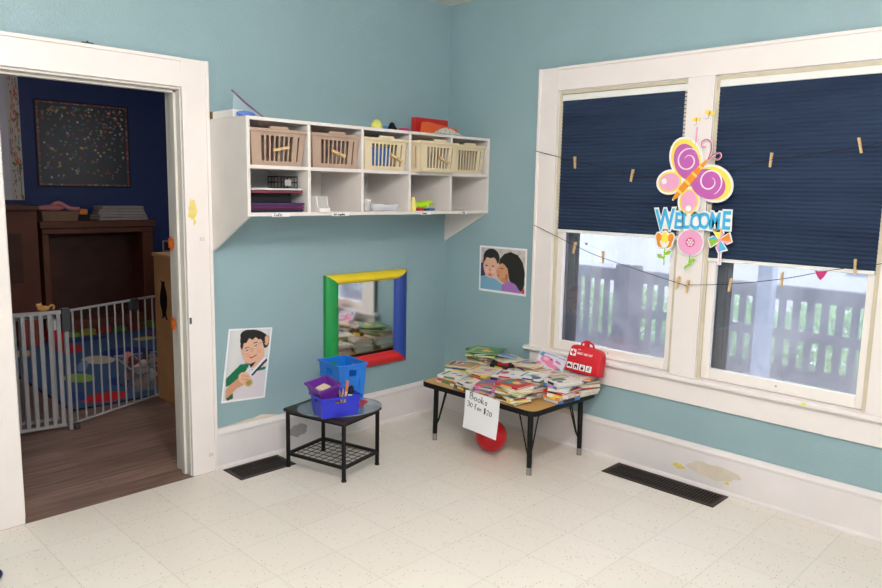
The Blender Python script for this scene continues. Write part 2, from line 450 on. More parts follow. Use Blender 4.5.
mb = MB(); mb.prism(blob(0, 0, .17, .052, 22, 8, .4), 0, .0006, 0, TR(-.0175, -2.10, .105)); struct('trim_7', mb, M['creamold'])
mb = MB(); mb.prism(blob(0, 0, .085, .05, 16, 9, .45), 0, .0008, 0, TL(-1.31, -.0176, .11)); struct('trim_8', mb, M['greymottle'])  # irregular mottled grey patch on the left baseboard

mb = MB(); P_ = [(-1.852, .230), (-1.852, .238), (-1.79, .239), (-1.72, .243), (-1.66, .250), (-1.60, .252), (-1.56, .262), (-1.52, .256), (-1.48, .246), (-1.44, .240), (-1.44, .230)]; mb.prism(P_, 0, .0008, 0, TL(0, -.0002, 0)); struct('trim_15', mb, M['creamold'])
# ------------------------------------------------------------------ windows
ZT = 2.3697
WY0, WY1 = -0.8117, -2.948
mb = MB()
mb.box((-.02, W1[0], ZW0 + .0), (0, WY0, ZT)); mb.box((-.03, WY0 - .018, ZW0), (0, WY0, ZT)); struct('trim_9', mb, M['trim'], bevel=.003)
mb = MB(); mb.box((-.02, W2[0], ZW0), (0, W1[1], ZW1)); struct('trim_10', mb, M['trim'], bevel=.003)
mb = MB(); mb.box((-.02, WY1, ZW0), (0, W2[1], ZT)); mb.box((-.03, WY1, ZW0), (0, WY1 + .018, ZT)); struct('trim_11', mb, M['trim'], bevel=.003)
mb = MB(); mb.box((-.0195, W2[1], ZW1), (0, W1[0], ZT)); mb.box((-.03, W2[1], ZT - .018), (0, W1[0], ZT)); struct('trim_12', mb, M['trim'], bevel=.003)
# stool and apron
mb = MB(); mb.box((-.055, WY1 - .03, ZW0 - .018), (.03, WY0 + .035, ZW0 + .006)); struct('trim_13', mb, M['trim'], bevel=.006, seg=3)
mb = MB(); mb.box((-.030, WY1 - .01, ZW0 - .032), (0, WY0 + .01, ZW0 - .018)); mb.box((-.02, WY1, .454), (0, WY0, ZW0 - .03)); struct('trim_14', mb, M['trim'], bevel=.003)

def window(n, y0, y1):
    root = empty('window_%d' % n, (0, 0, 0), kind='structure')
    fr = MB()
    fr.box((0, y0 + .01, ZW0), (WT, y0 - .002, ZW1)); fr.box((0, y1 - .01, ZW0), (WT, y1 + .002, ZW1)); fr.box((0, y0, ZW1 - .004), (WT, y1, ZW1 + .01)); fr.box((.03, y0 + .01, ZW0 - .02), (WT + .04, y1 - .01, ZW0 + .012))
    fr.build('window_frame', M['sashw'], root)
    bd = MB()
    bd.box((.0, y0 - .002, ZW0), (.014, y0 - .022, ZW1)); bd.box((0, y1 + .002, ZW0), (.014, y1 + .022, ZW1)); bd.box((0, y0 - .022, ZW1 - .004), (.014, y1 + .022, ZW1 - .024))
    bd.build('stop_bead', M['bead'], root, bevel=.002)
    s = MB(); a, b = y0 - .004, y1 + .004; g0, g1 = a - .056, b + .052
    s.box((.016, a, ZW0 + .008), (.05, g0, 1.44)); s.box((.016, b, ZW0 + .008), (.05, g1, 1.44)); s.box((.0165, g0, ZW0 + .008), (.0495, g1, ZW0 + .068)); s.box((.0165, g0, 1.40), (.0495, g1, 1.44))
    s.build('lower_sash', M['sashw'], root, bevel=.003)
    s = MB(); s.box((.056, a, 1.41), (.09, g0, ZW1 - .004)); s.box((.056, b, 1.41), (.09, g1, ZW1 - .004)); s.box((.0565, g0, 1.41), (.0895, g1, 1.445)); s.box((.0565, g0, ZW1 - .06), (.0895, g1, ZW1 - .004))
    s.build('upper_sash', M['sashw'], root, bevel=.003)
    for (x, z0, z1) in ((.034, ZW0 + .064, 1.405), (.074, 1.44, ZW1 - .055)):
        gp_ = MB(); gp_.box((x - .0015, g0 + .003, z0), (x + .0015, g1 - .003, z1)); gp_.build('window_pane', M['glass'], root)
    for (x, z0, z1) in ((.125, ZW0 + .014, ZW1 - .006),):
        g = MB(); ny, nz = 14, 12; r = random.Random(n * 10 + int(z0)); vs = []; fs = []
        for j in range(nz + 1):
            for i in range(ny + 1):
                e = 0 if i in (0, ny) or j in (0, nz) else r.uniform(-.004, .004)
                vs.append((x + e, y0 - .030 + (y1 - y0 + .060) * i / ny, z0 + (z1 - z0) * j / nz))
        for j in range(nz):
            for i in range(ny):
                q = j * (ny + 1) + i; fs.append((q, q + 1, q + ny + 2, q + ny + 1))
        g.add(vs, fs); g.build('storm_pane', M['film'], root, smooth='all')
    # storm-window track outside
    t = MB()
    for q in (a - .002, b + .002):
        sgn = -1 if q == a - .002 else 1
        t.box((.10, q, ZW0 + .012), (.115, q + sgn * .03, ZW1 - .004)); t.box((.135, q, ZW0 + .012), (.15, q + sgn * .03, ZW1 - .004))
    t.build('storm_track', mat('aluminium_track', (150, 148, 148), rough=.5, var=.05), root)
    for q in (y0 - .0025, y1 + .0025):
        sgn = -1 if q == y0 - .0025 else 1
        e_ = MB(); e_.box((.092, q, ZW0 + .012), (.100, q + sgn * .010, ZW1 - .004)); e_.box((.116, q, ZW0 + .012), (.122, q + sgn * (.112 if sgn < 0 else .035), ZW1 - .004)); e_.box((.106, q + sgn * (.070 if sgn < 0 else .02), ZW0 + .012), (.116, q + sgn * (.086 if sgn < 0 else .03), ZW1 - .004)); e_.build('outer_jamb', mat('weathered_outer_jamb', (104, 104, 106), rough=.7, var=.15, scale=12), root)
    # brass sash lift screw mark
    c = MB(); yc = (y0 + y1) / 2; c.ball((.0145, yc, ZW0 + .042), (.003, .006, .005), 8); c.build('screw_hole', M['greymottle'], root)
    return root
window(1, *W1); window(2, *W2)

# ------------------------------------------------------------------ blinds
def blind(y0, y1, zt, zb, label):
    root = empty('window_blind', (.002, (y0 + y1) / 2, zb), label=label, cat='window blind')
    hy = abs(y1 - y0) / 2; H = zt - zb
    h = MB(); h.box((-.008, -hy, H), (.010, hy, H + .036)); h.build('headrail', M['whitep'], root, bevel=.003)
    f = MB(); pitch = .021; n = int(round((H - .018) / pitch)); vs = []; fs = []
    z = .018
    pr = []
    for i in range(n):
        zz = .018 + (H - .018) * i / n; pr.append((.003, zz)); pr.append((-.0035, zz + .5 * (H - .018) / n))
    pr.append((.003, H))
    k = len(pr)
    for (x, z_) in pr: vs += [(x, -hy, z_), (x, hy, z_), (x + .006, -hy, z_), (x + .006, hy, z_)]
    for i in range(k - 1):
        a = 4 * i; fs.append((a, a + 4, a + 5, a + 1)); fs.append((a, a + 2, a + 6, a + 4)); fs.append((a + 1, a + 5, a + 7, a + 3)); fs.append((a + 2, a + 3, a + 7, a + 6))
    f.add(vs, fs); f.build('pleated_shade', M['blind'], root)
    b = MB(); b.box((-.008, -hy, 0), (.011, hy, .018)); b.build('bottom_rail', M['whitep'], root, bevel=.003)
    return root
blind(-.985, -1.803, 2.167, 1.362, 'navy pleated blind with a straight bottom rail in the left window, pulled halfway')
blind(-1.978, -2.778, 2.170, 1.258, 'navy pleated blind in the right window, hanging lower, behind the welcome sign edge')

# ------------------------------------------------------------------ cubby shelf
XS0, XS1, D, ZS1, ZS0, ZK = -1.8548, -0.004, 0.4009, 1.9595, 1.4583, 1.2443
shelf = empty('cubby_shelf', ((XS0 + XS1) / 2, 0, ZS0), label='white wall-mounted cubby shelf with ten open compartments and slanted side brackets', cat='shelf')
sx, sz = (XS0 + XS1) / 2, ZS0
def SH(m): return Matrix.Translation((-sx, 0, -sz))
tS = SH(0)
def yz(x0, x1, poly, mbb):
    n = len(poly); vs = [(x0, y, z) for y, z in poly] + [(x1, y, z) for y, z in poly]
    fs = [tuple(reversed(range(n))), tuple(range(n, 2 * n))] + [(i, (i + 1) % n, n + (i + 1) % n, n + i) for i in range(n)]
    return mbb.add(vs, fs, 0, tS)
for x0 in (XS0, XS1 - .019):
    yz(x0, x0 + .019, [(-.002, ZK), (-.002, ZS1), (-D, ZS1), (-D, ZS0), (-D + .004, ZS0)][::-1], MB()).build('side_panel', M['white'], shelf, bevel=.0015)
MB().box((XS0 + .019, -D, ZS1 - .017), (XS1 - .019, -.002, ZS1), 0, tS).build('top_panel', M['white'], shelf, bevel=.001)
MB().box((XS0 + .019, -D, ZS0), (XS1 - .019, -.002, ZS0 + .019), 0, tS).build('bottom_panel', M['white'], shelf, bevel=.001)
MB().box((XS0 + .019, -.010, ZS0 + .019), (XS1 - .019, -.002, ZS1 - .017), 0, tS).build('back_panel', M['white'], shelf)
DV = [-1.478, -1.11, -.739, -.376]
MB().box((XS0 + .019, -D + .002, 1.701), (XS1 - .019, -.010, 1.719), 0, tS).build('middle_shelf', M['white'], shelf)
for x in DV:
    MB().box((x - .009, -D, ZS0 + .019), (x + .009, -.010, 1.701), 0, tS).box((x - .009, -D, 1.719), (x + .009, -.010, ZS1 - .017), 0, tS).build('divider', M['white'], shelf, bevel=.001)

# handwriting as pen strokes
def arc(cx, cy, rx, ry, a0, a1, n=8): return [(cx + rx * math.cos(R(a0 + (a1 - a0) * i / n)), cy + ry * math.sin(R(a0 + (a1 - a0) * i / n))) for i in range(n + 1)]
G = {
 'B': [[(0, 0), (0.05, 1)], [(0.0, .98)] + arc(.2, .76, .28, .24, 90, -90) + arc(.22, .27, .36, .27, 90, -100)],
 'o': [arc(.25, .25, .23, .25, 80, 440, 12)],
 'k': [[(0, 0), (.06, 1)], [(.4, .55), (.05, .28), (.42, 0)]],
 's': [[(.36, .46), (.12, .5), (.06, .36), (.3, .22), (.28, .03), (.02, .02)]],
 '3': [arc(.2, .75, .24, .22, 150, -90) + arc(.2, .27, .28, .27, 90, -140)],
 '0': [arc(.26, .4, .24, .4, 90, 450, 12)],
 'O': [arc(.22, .3, .22, .3, 90, 450, 12)],
 'f': [arc(.32, .8, .16, .18, 40, 180) + [(.14, -.1)], [(-.02, .45), (.32, .5)]],
 'r': [[(.02, .5), (.06, 0)], [(.05, .35)] + arc(.22, .3, .16, .18, 150, 40)],
 '$': [[(.4, .75), (.15, .85), (.02, .65), (.38, .38), (.3, .08), (0, .1)], [(.14, 1.05), (.14, -.12)], [(.26, 1.05), (.26, -.12)]],
 '2': [arc(.22, .65, .22, .2, 160, -20) + [(0, 0), (.46, .04)]],
 'C': [arc(.35, .45, .33, .45, 50, 310, 10)], 'a': [arc(.2, .24, .2, .24, 60, 400, 10), [(.4, .5), (.42, 0)]],
 't': [[(.2, .85), (.18, 0)], [(0, .52), (.38, .55)]], 'A': [[(0, 0), (.3, 1), (.58, 0)], [(.1, .38), (.5, .38)]],
 'u': [[(0, .5), (.05, .05), (.25, 0), (.36, .5), (.4, 0)]], 'p': [[(.04, .5), (.04, -.35)], arc(.22, .26, .19, .24, 160, -180, 10)],
 'l': [[(.08, 1), (.08, 0)]], 'i': [[(.08, .5), (.08, 0)], [(.08, .7), (.09, .74)]], 'e': [[(.03, .25), (.4, .28)] + arc(.22, .25, .2, .25, 10, 320, 10)],
 'M': [[(0, 0), (.08, .95), (.32, .3), (.56, .95), (.66, 0)]], 'G': [arc(.35, .45, .33, .45, 50, 350, 10) + [(.4, .42)]], 'm': [[(0, 0), (.02, .5)], arc(.14, .3, .12, .2, 180, 0) + [(.26, 0)], arc(.4, .3, .12, .2, 180, 0) + [(.52, 0)]],
 'P': [[(0, 0), (.03, 1)], [(.02, .98)] + arc(.18, .74, .3, .24, 80, -90) + [(.02, .5)]], 'z': [[(0, .5), (.35, .5), (0, 0), (.38, 0)]],
}
def write(txt, x, y, h, T, mb, r=.0012, slope=0.0, sp=.62, c=.0009):
    cx = x
    for ch in txt:
        if ch == ' ': cx += h * .4; continue
        w = 0
        for st in G[ch]:
            pts = [(cx + p[0] * h, y + p[1] * h + slope * (cx - x), c) for p in st]; w = max(w, max(p[0] for p in st))
            mb.tube(pts, r, 4, 0, T)
        cx += h * (w + .14)
    return cx
for (x, txt, hh, w) in ((-1.66, 'Crafts', .014, .11), (-1.27, 'Art supplies', .013, .12), (-.60, 'Games', .013, .085), (-.245, 'Pals', .013, .05)):
    T = TL(x - sx - w / 2, -D - .0006, -.004)
    lb = MB(); lb.prism([(0, 0), (w, .001), (w + .003, .018), (-.002, .018)], 0, .0008, 0, T); lo = lb.build('paper_label', M['paper'], shelf)
    tm = MB()
    G.setdefault('c', G['C'])
    write(txt, w * .12, .004, hh * 1.05, T, tm, .0015); tm.build('lettering', M['ink'], lo)

# ------------------------------------------------------------------ baskets
tan = mat('taupe_basket_plastic', (178, 152, 134), rough=.4, var=.02)
cream = mat('cream_basket_plastic', (226, 208, 174), rough=.4, var=.02)
def basket(x, y, z, rz, m, label, wt=.332, wb=.302, dt=.37, db=.345, h=.183):
    root = empty('storage_basket', (x, y, z), rz, label=label, cat='basket', group='plastic storage baskets in the upper cubbies')
    b = MB(); th = .003
    def P(sx_, sy_, t):   # corner at height t
        w = (wb + (wt - wb) * t) / 2; d = (db + (dt - db) * t) / 2; return Vector((sx_ * w, sy_ * d, t * h))
    b.box((-wb / 2, -db / 2, 0), (wb / 2, db / 2, .004))
    def wall(c0, c1, slots, s0, s1):
        # c0,c1 corner signs; wall between them with vertical slots from s0..s1 in height, u range .14...86
        def Q(u, t, inn=0):
            a = P(*c0, t); d = P(*c1, t); p = a.lerp(d, u)
            nrm = Vector((-(c0[0] + c1[0]) / 2, -(c0[1] + c1[1]) / 2, 0)); return p + nrm * inn * th
        def slab(u0, u1, t0, t1):
            b.frus([Q(u0, t0), Q(u1, t0), Q(u1, t0, 1), Q(u0, t0, 1)], [Q(u0, t1), Q(u1, t1), Q(u1, t1, 1), Q(u0, t1, 1)])
        slab(0, 1, 0, s0); slab(0, 1, s1, 1)
        us = [0, .17]; n = slots; span = .62; 
        slab(0, .17, s0, s1); slab(.80, .87, s0, s1); slab(.90, 1, s0, s1)
        for i in range(n):
            a0 = .17 + span * (i + .5) / n; slab(a0 + span * .34 / n, a0 + span * .68 / n if i < n - 1 else .80, s0, s1)
            if i == 0: slab(.17, .17 + span * .18 / n, s0, s1)
    wall((-1, -1), (1, -1), 7, .13, .83); wall((-1, 1), (-1, -1), 7, .13, .83); wall((1, -1), (1, 1), 7, .13, .83); wall((1, 1), (-1, 1), 7, .13, .83)
    body = b.build('basket_body', m, root)
    r = MB(); w, d = wt / 2, dt / 2; o = .008
    for (a, c) in (((-w - o, -d - o), (w + o, -d)), ((-w - o, d), (w + o, d + o)), ((-w - o, -d), (-w, d)), ((w, -d), (w + o, d))):
        r.box((a[0], a[1], h - .014), (c[0], c[1], h + .003))
    for s_ in (-1, 1):
        yy = s_ * (d + o * .5); r.prism([(-.062, h), (-.05, h + .016), (.05, h + .016), (.062, h)], -.007, .007, 0, Matrix(((1, 0, 0, 0), (0, 0, -1, yy), (0, 1, 0, 0), (0, 0, 0, 1))))
    r.build('basket_rim', m, root, bevel=.002)
    return root
zb = 1.7195
cubx = [(-1.836 - 1.487) / 2, (-1.469 - 1.119) / 2, (-1.101 - .748) / 2, (-.730 - .385) / 2, (-.367 - .023) / 2]
basket(cubx[0], -.205, zb, 0, tan, 'taupe plastic basket in the upper cubby nearest the doorway')
basket(cubx[1], -.208, zb, R(1), tan, 'taupe plastic basket in the second upper cubby, next to a cream basket')
basket(cubx[2], -.208, zb, R(-1), cream, 'cream plastic basket with blue things inside, in the middle upper cubby')
basket(cubx[3] + .004, -.275, zb, R(1.5), cream, 'cream plastic basket pulled out past the shelf front, in the fourth upper cubby')
basket(cubx[4], -.200, zb, R(0), cream, 'cream plastic basket in the corner upper cubby', wt=.315, wb=.285)
# things inside the third basket
it = MB(); it.box((-.12, -.15, .0), (.05, .12, .13)); o = it.build('folded_cloth', mat('blue_cloth', (52, 104, 178), rough=.9, bump=.5), loc=(cubx[2], -.21, zb + .0045)); tag(o, 'blue folded cloth inside the middle cream basket', 'cloth')

# ------------------------------------------------------------------ clothespins
def make_pin():
    root = empty('clothespin', (0, 0, 0))
    for s_ in (-1, 1):
        p = MB(); p.frus([(s_ * .0005, -.005, -.036), (s_ * .0055, -.005, -.034), (s_ * .0055, .005, -.034), (s_ * .0005, .005, -.036)], [(s_ * .0045, -.005, .037), (s_ * .0095, -.005, .037), (s_ * .0095, .005, .037), (s_ * .0045, .005, .037)])
        p.build('wooden_prong', M['pine'], root)
    s = MB(); s.tube([(-.009, 0, .004), (.009, 0, .004)], .0035, 8); s.tube([(-.008, -.0058, -.006), (.008, -.0058, -.006)], .001, 5); s.build('spring', M['steel'], root)
    return root
pin0 = make_pin(); used = [False]
def pin(loc, rot, label, group, s=1.0):
    if not used[0]: r = pin0; used[0] = True
    else: r = copy_tree(pin0)
    r.location = loc; r.rotation_euler = rot; r['label'] = label; r['category'] = 'clothespin'; r['group'] = group; r.scale = (s, s, s)
    return r
gb = 'clothespins clipped to the baskets'
for (x, y, z, a, lb) in ((cubx[0] + .0, -.405, 1.805, 78, 'wooden clothespin clipped across the front of the first taupe basket'), (cubx[1] + .0, -.408, 1.80, 108, 'wooden clothespin clipped across the front of the second taupe basket'), (cubx[2] + .06, -.408, 1.795, 112, 'wooden clothespin clipped across the cream basket with blue things inside'), (cubx[3] + .03, -.475, 1.795, 110, 'wooden clothespin clipped across the pulled-out cream basket')):
    q_ = pin((x, y - .004, z), (0, R(a), R(90)), lb, gb, 1.3); q_.rotation_mode = 'ZYX'

# ------------------------------------------------------------------ strings on the window
def sag(P, sub=6):
    out = []
    n = len(P)
    for i in range(n - 1):
        p0 = Vector(P[max(i - 1, 0)]); p1 = Vector(P[i]); p2 = Vector(P[i + 1]); p3 = Vector(P[min(i + 2, n - 1)])
        for k in range(sub):
            t = k / sub
            out.append(0.5 * ((2 * p1) + (-p0 + p2) * t + (2 * p0 - 5 * p1 + 4 * p2 - p3) * t * t + (-p0 + 3 * p1 - 3 * p2 + p3) * t ** 3))
    out.append(Vector(P[-1])); return out
SX = -.040
up = [(-.031, -.812, 1.867), (SX, -1.119, 1.80), (SX, -1.512, 1.721), (-.030, -1.66, 1.708), (-.0245, -1.76, 1.706), (-.0245, -2.0, 1.725), (-.030, -2.10, 1.745), (SX, -2.281, 1.789), (SX, -2.675, 1.842), (-.022, -2.90, 1.90)]
lo = [(-.031, -.818, 1.398), (SX, -1.139, 1.29), (SX, -1.349, 1.227), (SX, -1.834, 1.126), (SX, -1.893, 1.122), (SX, -2.124, 1.151), (SX, -2.382, 1.203), (SX, -2.581, 1.261), (SX, -2.704, 1.291), (-.022, -2.90, 1.335)]
mb = MB(); mb.tube(sag(up), .0021, 5); tag(mb.build('hanging_string', M['string'], smooth=True), 'dark string sagging across both navy blinds, the upper of the two', 'string', 'strings across the window')
mb = MB(); mb.tube(sag(lo), .0019, 5); tag(mb.build('hanging_string', M['string'], smooth=True), 'dark string sagging low over the window panes, the lower of the two', 'string', 'strings across the window')
gu, gl = 'clothespins on the upper string', 'clothespins on the lower string'
TZ = 90
for (y, z, a, lb, g) in (
    (-1.119, 1.790, 4, 'clothespin on the upper string, the left one over the left blind', gu),
    (-1.512, 1.712, -10, 'clothespin on the upper string, the right one over the left blind', gu),
    (-2.281, 1.788, -3, 'clothespin on the upper string, over the right blind just right of the butterfly', gu),
    (-2.675, 1.848, 14, 'clothespin on the upper string, tilted, near the right edge of the right blind', gu),
    (-1.142, 1.272, -12, 'clothespin on the lower string, at the left edge of the left pane', gl),
    (-1.349, 1.232, 2, 'clothespin on the lower string, over the bright middle of the left pane', gl),
    (-1.832, 1.128, -10, 'clothespin on the lower string below the round pink flower, left of the pair', gl),
    (-1.890, 1.112, -6, 'clothespin on the lower string below the round pink flower, right of the pair', gl),
    (-2.124, 1.145, -8, 'clothespin on the lower string, below the pinwheel', gl),
    (-2.382, 1.200, 0, 'clothespin on the lower string, in the middle of the right pane', gl),
    (-2.704, 1.292, 2, 'clothespin on the lower string, crossing the bottom rail of the right blind', gl)):
    pin((SX, y, z), (R(-a), 0, R(0 if lb[0] != 'x' else 90)), lb, g, .98)
# turn each line pin so that its broad side faces the room
pk = mat('magenta_felt', (196, 50, 110), rough=.8)
mb = MB(); mb.prism([(-.030, 0), (-.024, -.010), (-.018, -.026), (0, -.048), (.016, -.028), (.024, -.010), (.030, .002), (.012, -.004), (0, -.002), (-.014, -.006)], 0, .002, 0, TR(SX, -2.56, 1.262)); tag(mb.build('pink_pennant', pk), 'small pink paper pennant hanging on the lower string under the right blind', 'pennant')
mb = MB(); mb.prism([(-.01, 0), (-.004, .006), (0, .003), (.004, .006), (.01, 0), (0, -.012)], 0, .001, 0, TR(.026, -1.185, 1.30)); tag(mb.build('heart_sticker', mat('purple_sticker', (160, 60, 150), var=0)), 'tiny purple heart sticker on the left pane', 'sticker')
mb = MB(); mb.box((-.057, -2.53, .592), (-.0555, -2.552, .603)); tag(mb.build('yellow_tape', mat('yellow_tape', (224, 226, 60), var=0)), 'small yellow tape dot on the window sill edge', 'tape')

# ------------------------------------------------------------------ welcome sign
# local frame a (right), b (up) in metres; origin at butterfly centre
SY, SZ = -1.885, 1.722
sign = empty('welcome_sign', (-.034, SY, SZ - .45), label='hanging butterfly sign with blue WELCOME letters and three flowers on the window mullion', cat='sign')
TSg = TR(0, 0, .45)
C = {k: mat('sign_' + k, v, rough=.45, var=0) for k, v in dict(white=(244, 242, 240), yellow=(247, 226, 92), purple=(196, 96, 178), pink=(240, 168, 206), orange=(236, 146, 40), lorange=(252, 208, 96), mag=(226, 70, 140), blue=(66, 178, 228), green=(150, 200, 60), lblue=(90, 190, 230), lilac=(226, 190, 232)).items()}
def el(cx, cy, rx, ry, a=0, n=28):
    c, s_ = math.cos(R(a)), math.sin(R(a)); return [(cx + rx * math.cos(2 * math.pi * i / n) * c - ry * math.sin(2 * math.pi * i / n) * s_, cy + rx * math.cos(2 * math.pi * i / n) * s_ + ry * math.sin(2 * math.pi * i / n) * c) for i in range(n)]
mm = [C['white'], C['yellow'], C['purple'], C['pink'], C['orange'], C['lorange'], C['mag']]
bt = MB()
# crop px (553x588 image of 80x85 px region) -> metres : 1 crop px = .1447 photo px ; ~.0058 m / photo px
K = 0.1447 * 0.00568
def cp(x, y): return ((x - 277) * K, (300 - y) * K)
def E_(c, rx, ry, a): x, y = cp(*c); return el(x, y, rx * K, ry * K, a)
UP, RT = ((212, 205), 150, 114, -68), ((405, 362), 142, 116, -28)
for (c, rx, ry, a) in (((108, 355), 98, 84, 8), ((253, 480), 80, 98, 0)):
    bt.prism(E_(c, rx, ry, a), 0, .004, 0, TSg); bt.prism(E_(c, rx - 14, ry - 14, a), .004, .0046, 1, TSg); bt.prism(E_(c, rx - 26, ry - 26, a), .0046, .0050, 3, TSg)
for (c, rx, ry, a) in (UP, RT):
    bt.prism(E_(c, rx, ry, a), 0, .0041, 0, TSg); bt.prism(E_(c, rx - 14, ry - 14, a), .0041, .0054, 1, TSg)
bt.prism(E_((218, 222), 122, 84, -66), .0054, .0060, 2, TSg); bt.prism(E_((374, 366), 122, 92, -24), .0054, .0061, 2, TSg)
for (c) in ((68, 350), (252, 525)): bt.prism(E_(c, 20, 20, 0), .005, .0056, 0, TSg)
# spirals
def spiral(c, r0, r1, a0, turns, sgn=1, sx_=1, sy_=1, rot=0):
    pts = []; n = 40
    for i in range(n + 1):
        t = i / n; r = r0 + (r1 - r0) * t; a = R(a0 + sgn * 360 * turns * t)
        dx, dy = r * math.cos(a) * sx_, r * math.sin(a) * sy_
        x, y = cp(c[0] + dx, c[1] - dy); pts.append((x, y, .0062))
    return pts
bt.tube(spiral((228, 215), 26, 85, 150, 1.35, -1), [.0010 + .0032 * min(1, i / 10) * (1 if i < 34 else (41 - i) / 8) for i in range(41)], 6, 0, TSg)
bt.tube(spiral((385, 350), 28, 88, 60, 1.35, -1), [.0010 + .0032 * min(1, i / 10) * (1 if i < 34 else (41 - i) / 8) for i in range(41)], 6, 0, TSg)
# body
A = Vector(cp(142, 468)); B_ = Vector(cp(362, 208)); dd = (B_ - A); nrm = Vector((-dd.y, dd.x)).normalized()
def band(t0, t1, mi, c0=.006, c1=.0085):
    def wdt(t): return .0205 * math.sin(math.pi * min(1, max(0.08, t * .86 + .10))) * 1.0
    p = [A + dd * t0 + nrm * wdt(t0), A + dd * t1 + nrm * wdt(t1), A + dd * t1 - nrm * wdt(t1), A + dd * t0 - nrm * wdt(t0)]
    bt.prism([tuple(q) for q in p], c0, c1, mi, TSg)
bt.prism([tuple(A - nrm * .004 - dd * .03), tuple(A + nrm * .004 - dd * .03), tuple(A + dd * .3 + nrm * .021), tuple(A + dd * .3 - nrm * .021)], .0, .004, 0, TSg)
ts = [0, .17, .22, .40, .45, .60, .65, .78, .83, 1.0]
for i in range(9): band(ts[i], ts[i + 1], 4 if i % 2 == 0 else 5)
# antennae
an1 = [cp(*q) for q in ((365, 205), (382, 160), (380, 110), (352, 82), (318, 95), (318, 125), (340, 128))]
an2 = [cp(*q) for q in ((368, 210), (400, 180), (435, 170), (447, 190), (430, 210), (405, 208))]
for an in (an1, an2):
    bt.tube(sag([(x, y, .003) for x, y in an], 4), .0048, 6, 0, TSg); bt.tube(sag([(x, y, .0085) for x, y in an], 4), .0028, 6, 6, TSg)
bt.build('butterfly_panel', mm, sign)
# hanger strings
hs = MB(); hs.tube([(-.005, .105, .003), (-.005, .19, .001), (-.003, .245, .0)], .0035, 6, 0, TSg); hs.tube([(-.005, .105, .003), (.0, .20, .001)], .001, 6, 0, TSg); hs.build('ribbon_hanger', C['pink'], sign)
tie = MB()
for (x, y0, y1) in ((-.02, -.17, -.2), (.003, -.28, -.30), (.155, -.29, -.31), (-.148, -.29, -.33)): tie.tube([(x, y0, .002), (x, y1, .002)], .0008, 5, 0, TSg)
tie.build('tie_string', M['string'], sign)
# welcome word
def letters(mbk, off, ext, c0, name, parent, mtl):
    cu_objs = []
    # letter, cap height, left edge, base line, tilt, width factor
    lay = [('W', .126, -.204, -.310, 4, .80), ('E', .094, -.098, -.294, -3, .86), ('L', .090, -.050, -.292, 2, .88), ('C', .092, -.008, -.292, -3, .80), ('O', .092, .045, -.290, 3, .78), ('M', .098, .103, -.289, -2, .72), ('E', .102, .170, -.286, 0, .86)]
    allv = MB()
    for (ch, s_, a, b, rot, wf) in lay:
        cu = bpy.data.curves.new('t', 'FONT'); cu.body = ch; cu.size = s_ * 1.30; cu.extrude = ext; cu.offset = off; cu.resolution_u = 3
        ob = bpy.data.objects.new('t', cu); COL.objects.link(ob)
        dg = bpy.context.evaluated_depsgraph_get(); me = bpy.data.meshes.new_from_object(ob.evaluated_get(dg)); bpy.data.objects.remove(ob)
        T = TSg @ Matrix.Translation((a, b, c0)) @ Matrix.Rotation(R(rot), 4, 'Z') @ Matrix.Diagonal((wf * .82, 1, 1, 1))
        allv.add([v.co for v in me.vertices], [tuple(p.vertices) for p in me.polygons], 0, T)
    return allv.build(name, mtl, parent)
MB().prism([(-.165, -.305), (.225, -.296), (.222, -.200), (-.160, -.206)], .0012, .0030, 0, TSg).build('word_backing', C['white'], sign)
wp = letters(None, .0125, .002, .002, 'word_panel', sign, C['white'])
letters(None, .0036, .001, .0055, 'lettering', wp, C['blue'])
# three hanging pieces
def piece(name, shapes, mats_):
    p = MB()
    for (poly, c0, c1, mi) in shapes: p.prism(poly, c0, c1, mi, TSg)
    return p.build(name, mats_, sign)
fx, fy = -.148, -.372
f = [(el(fx - .03, fy + .01, .028, .044, 20), 0, .003, 0), (el(fx + .03, fy + .01, .028, .044, -20), 0, .0031, 0), (el(fx, fy + .014, .028, .048), 0, .0032, 0), (el(fx, fy - .012, .052, .034), 0, .0033, 0), (el(fx + .003, fy - .08, .007, .055), 0, .003, 0), (el(fx + .024, fy - .062, .026, .015, 30), 0, .0032, 0), (el(fx - .02, fy - .085, .024, .014, -20), 0, .0032, 0),
     (el(fx - .03, fy + .01, .020, .036, 20), .003, .004, 1), (el(fx + .03, fy + .01, .020, .036, -20), .003, .0041, 1), (el(fx, fy + .014, .020, .040), .003, .0046, 2), (el(fx, fy - .012, .044, .026), .003, .0044, 1), (el(fx - .016, fy - .016, .007, .022, 25), .0044, .005, 0), (el(fx + .016, fy - .016, .007, .022, -25), .0044, .005, 0), (el(fx, fy - .018, .006, .02), .0046, .0052, 0),
     (el(fx + .003, fy - .08, .004, .05), .003, .004, 3), (el(fx + .024, fy - .062, .021, .011, 30), .003, .0041, 3), (el(fx - .02, fy - .085, .019, .010, -20), .003, .0041, 3)]
piece('yellow_flower_panel', f, [C['white'], C['orange'], C['yellow'], C['green']])
fx, fy = .003, -.368
f = [(el(fx, fy, .078, .076), 0, .003, 0), (el(fx + .002, fy - .10, .008, .034), 0, .003, 0), (el(fx + .014, fy - .098, .026, .015, 20), 0, .0031, 0), (el(fx - .006, fy - .128, .03, .012, 35), 0, .0031, 0),
     (el(fx, fy, .070, .068), .003, .004, 1), (el(fx, fy, .026, .026), .004, .0046, 2)] + [(el(fx + .015 * math.cos(i * 1.047), fy + .015 * math.sin(i * 1.047), .0058, .0058), .0046, .005, 0) for i in range(6)] + [(el(fx, fy, .006, .006), .0046, .005, 0),
     (el(fx + .002, fy - .10, .0045, .03), .003, .004, 3), (el(fx + .016, fy - .098, .021, .011, 20), .003, .0041, 3), (el(fx - .006, fy - .128, .025, .008, 35), .003, .0041, 3)]
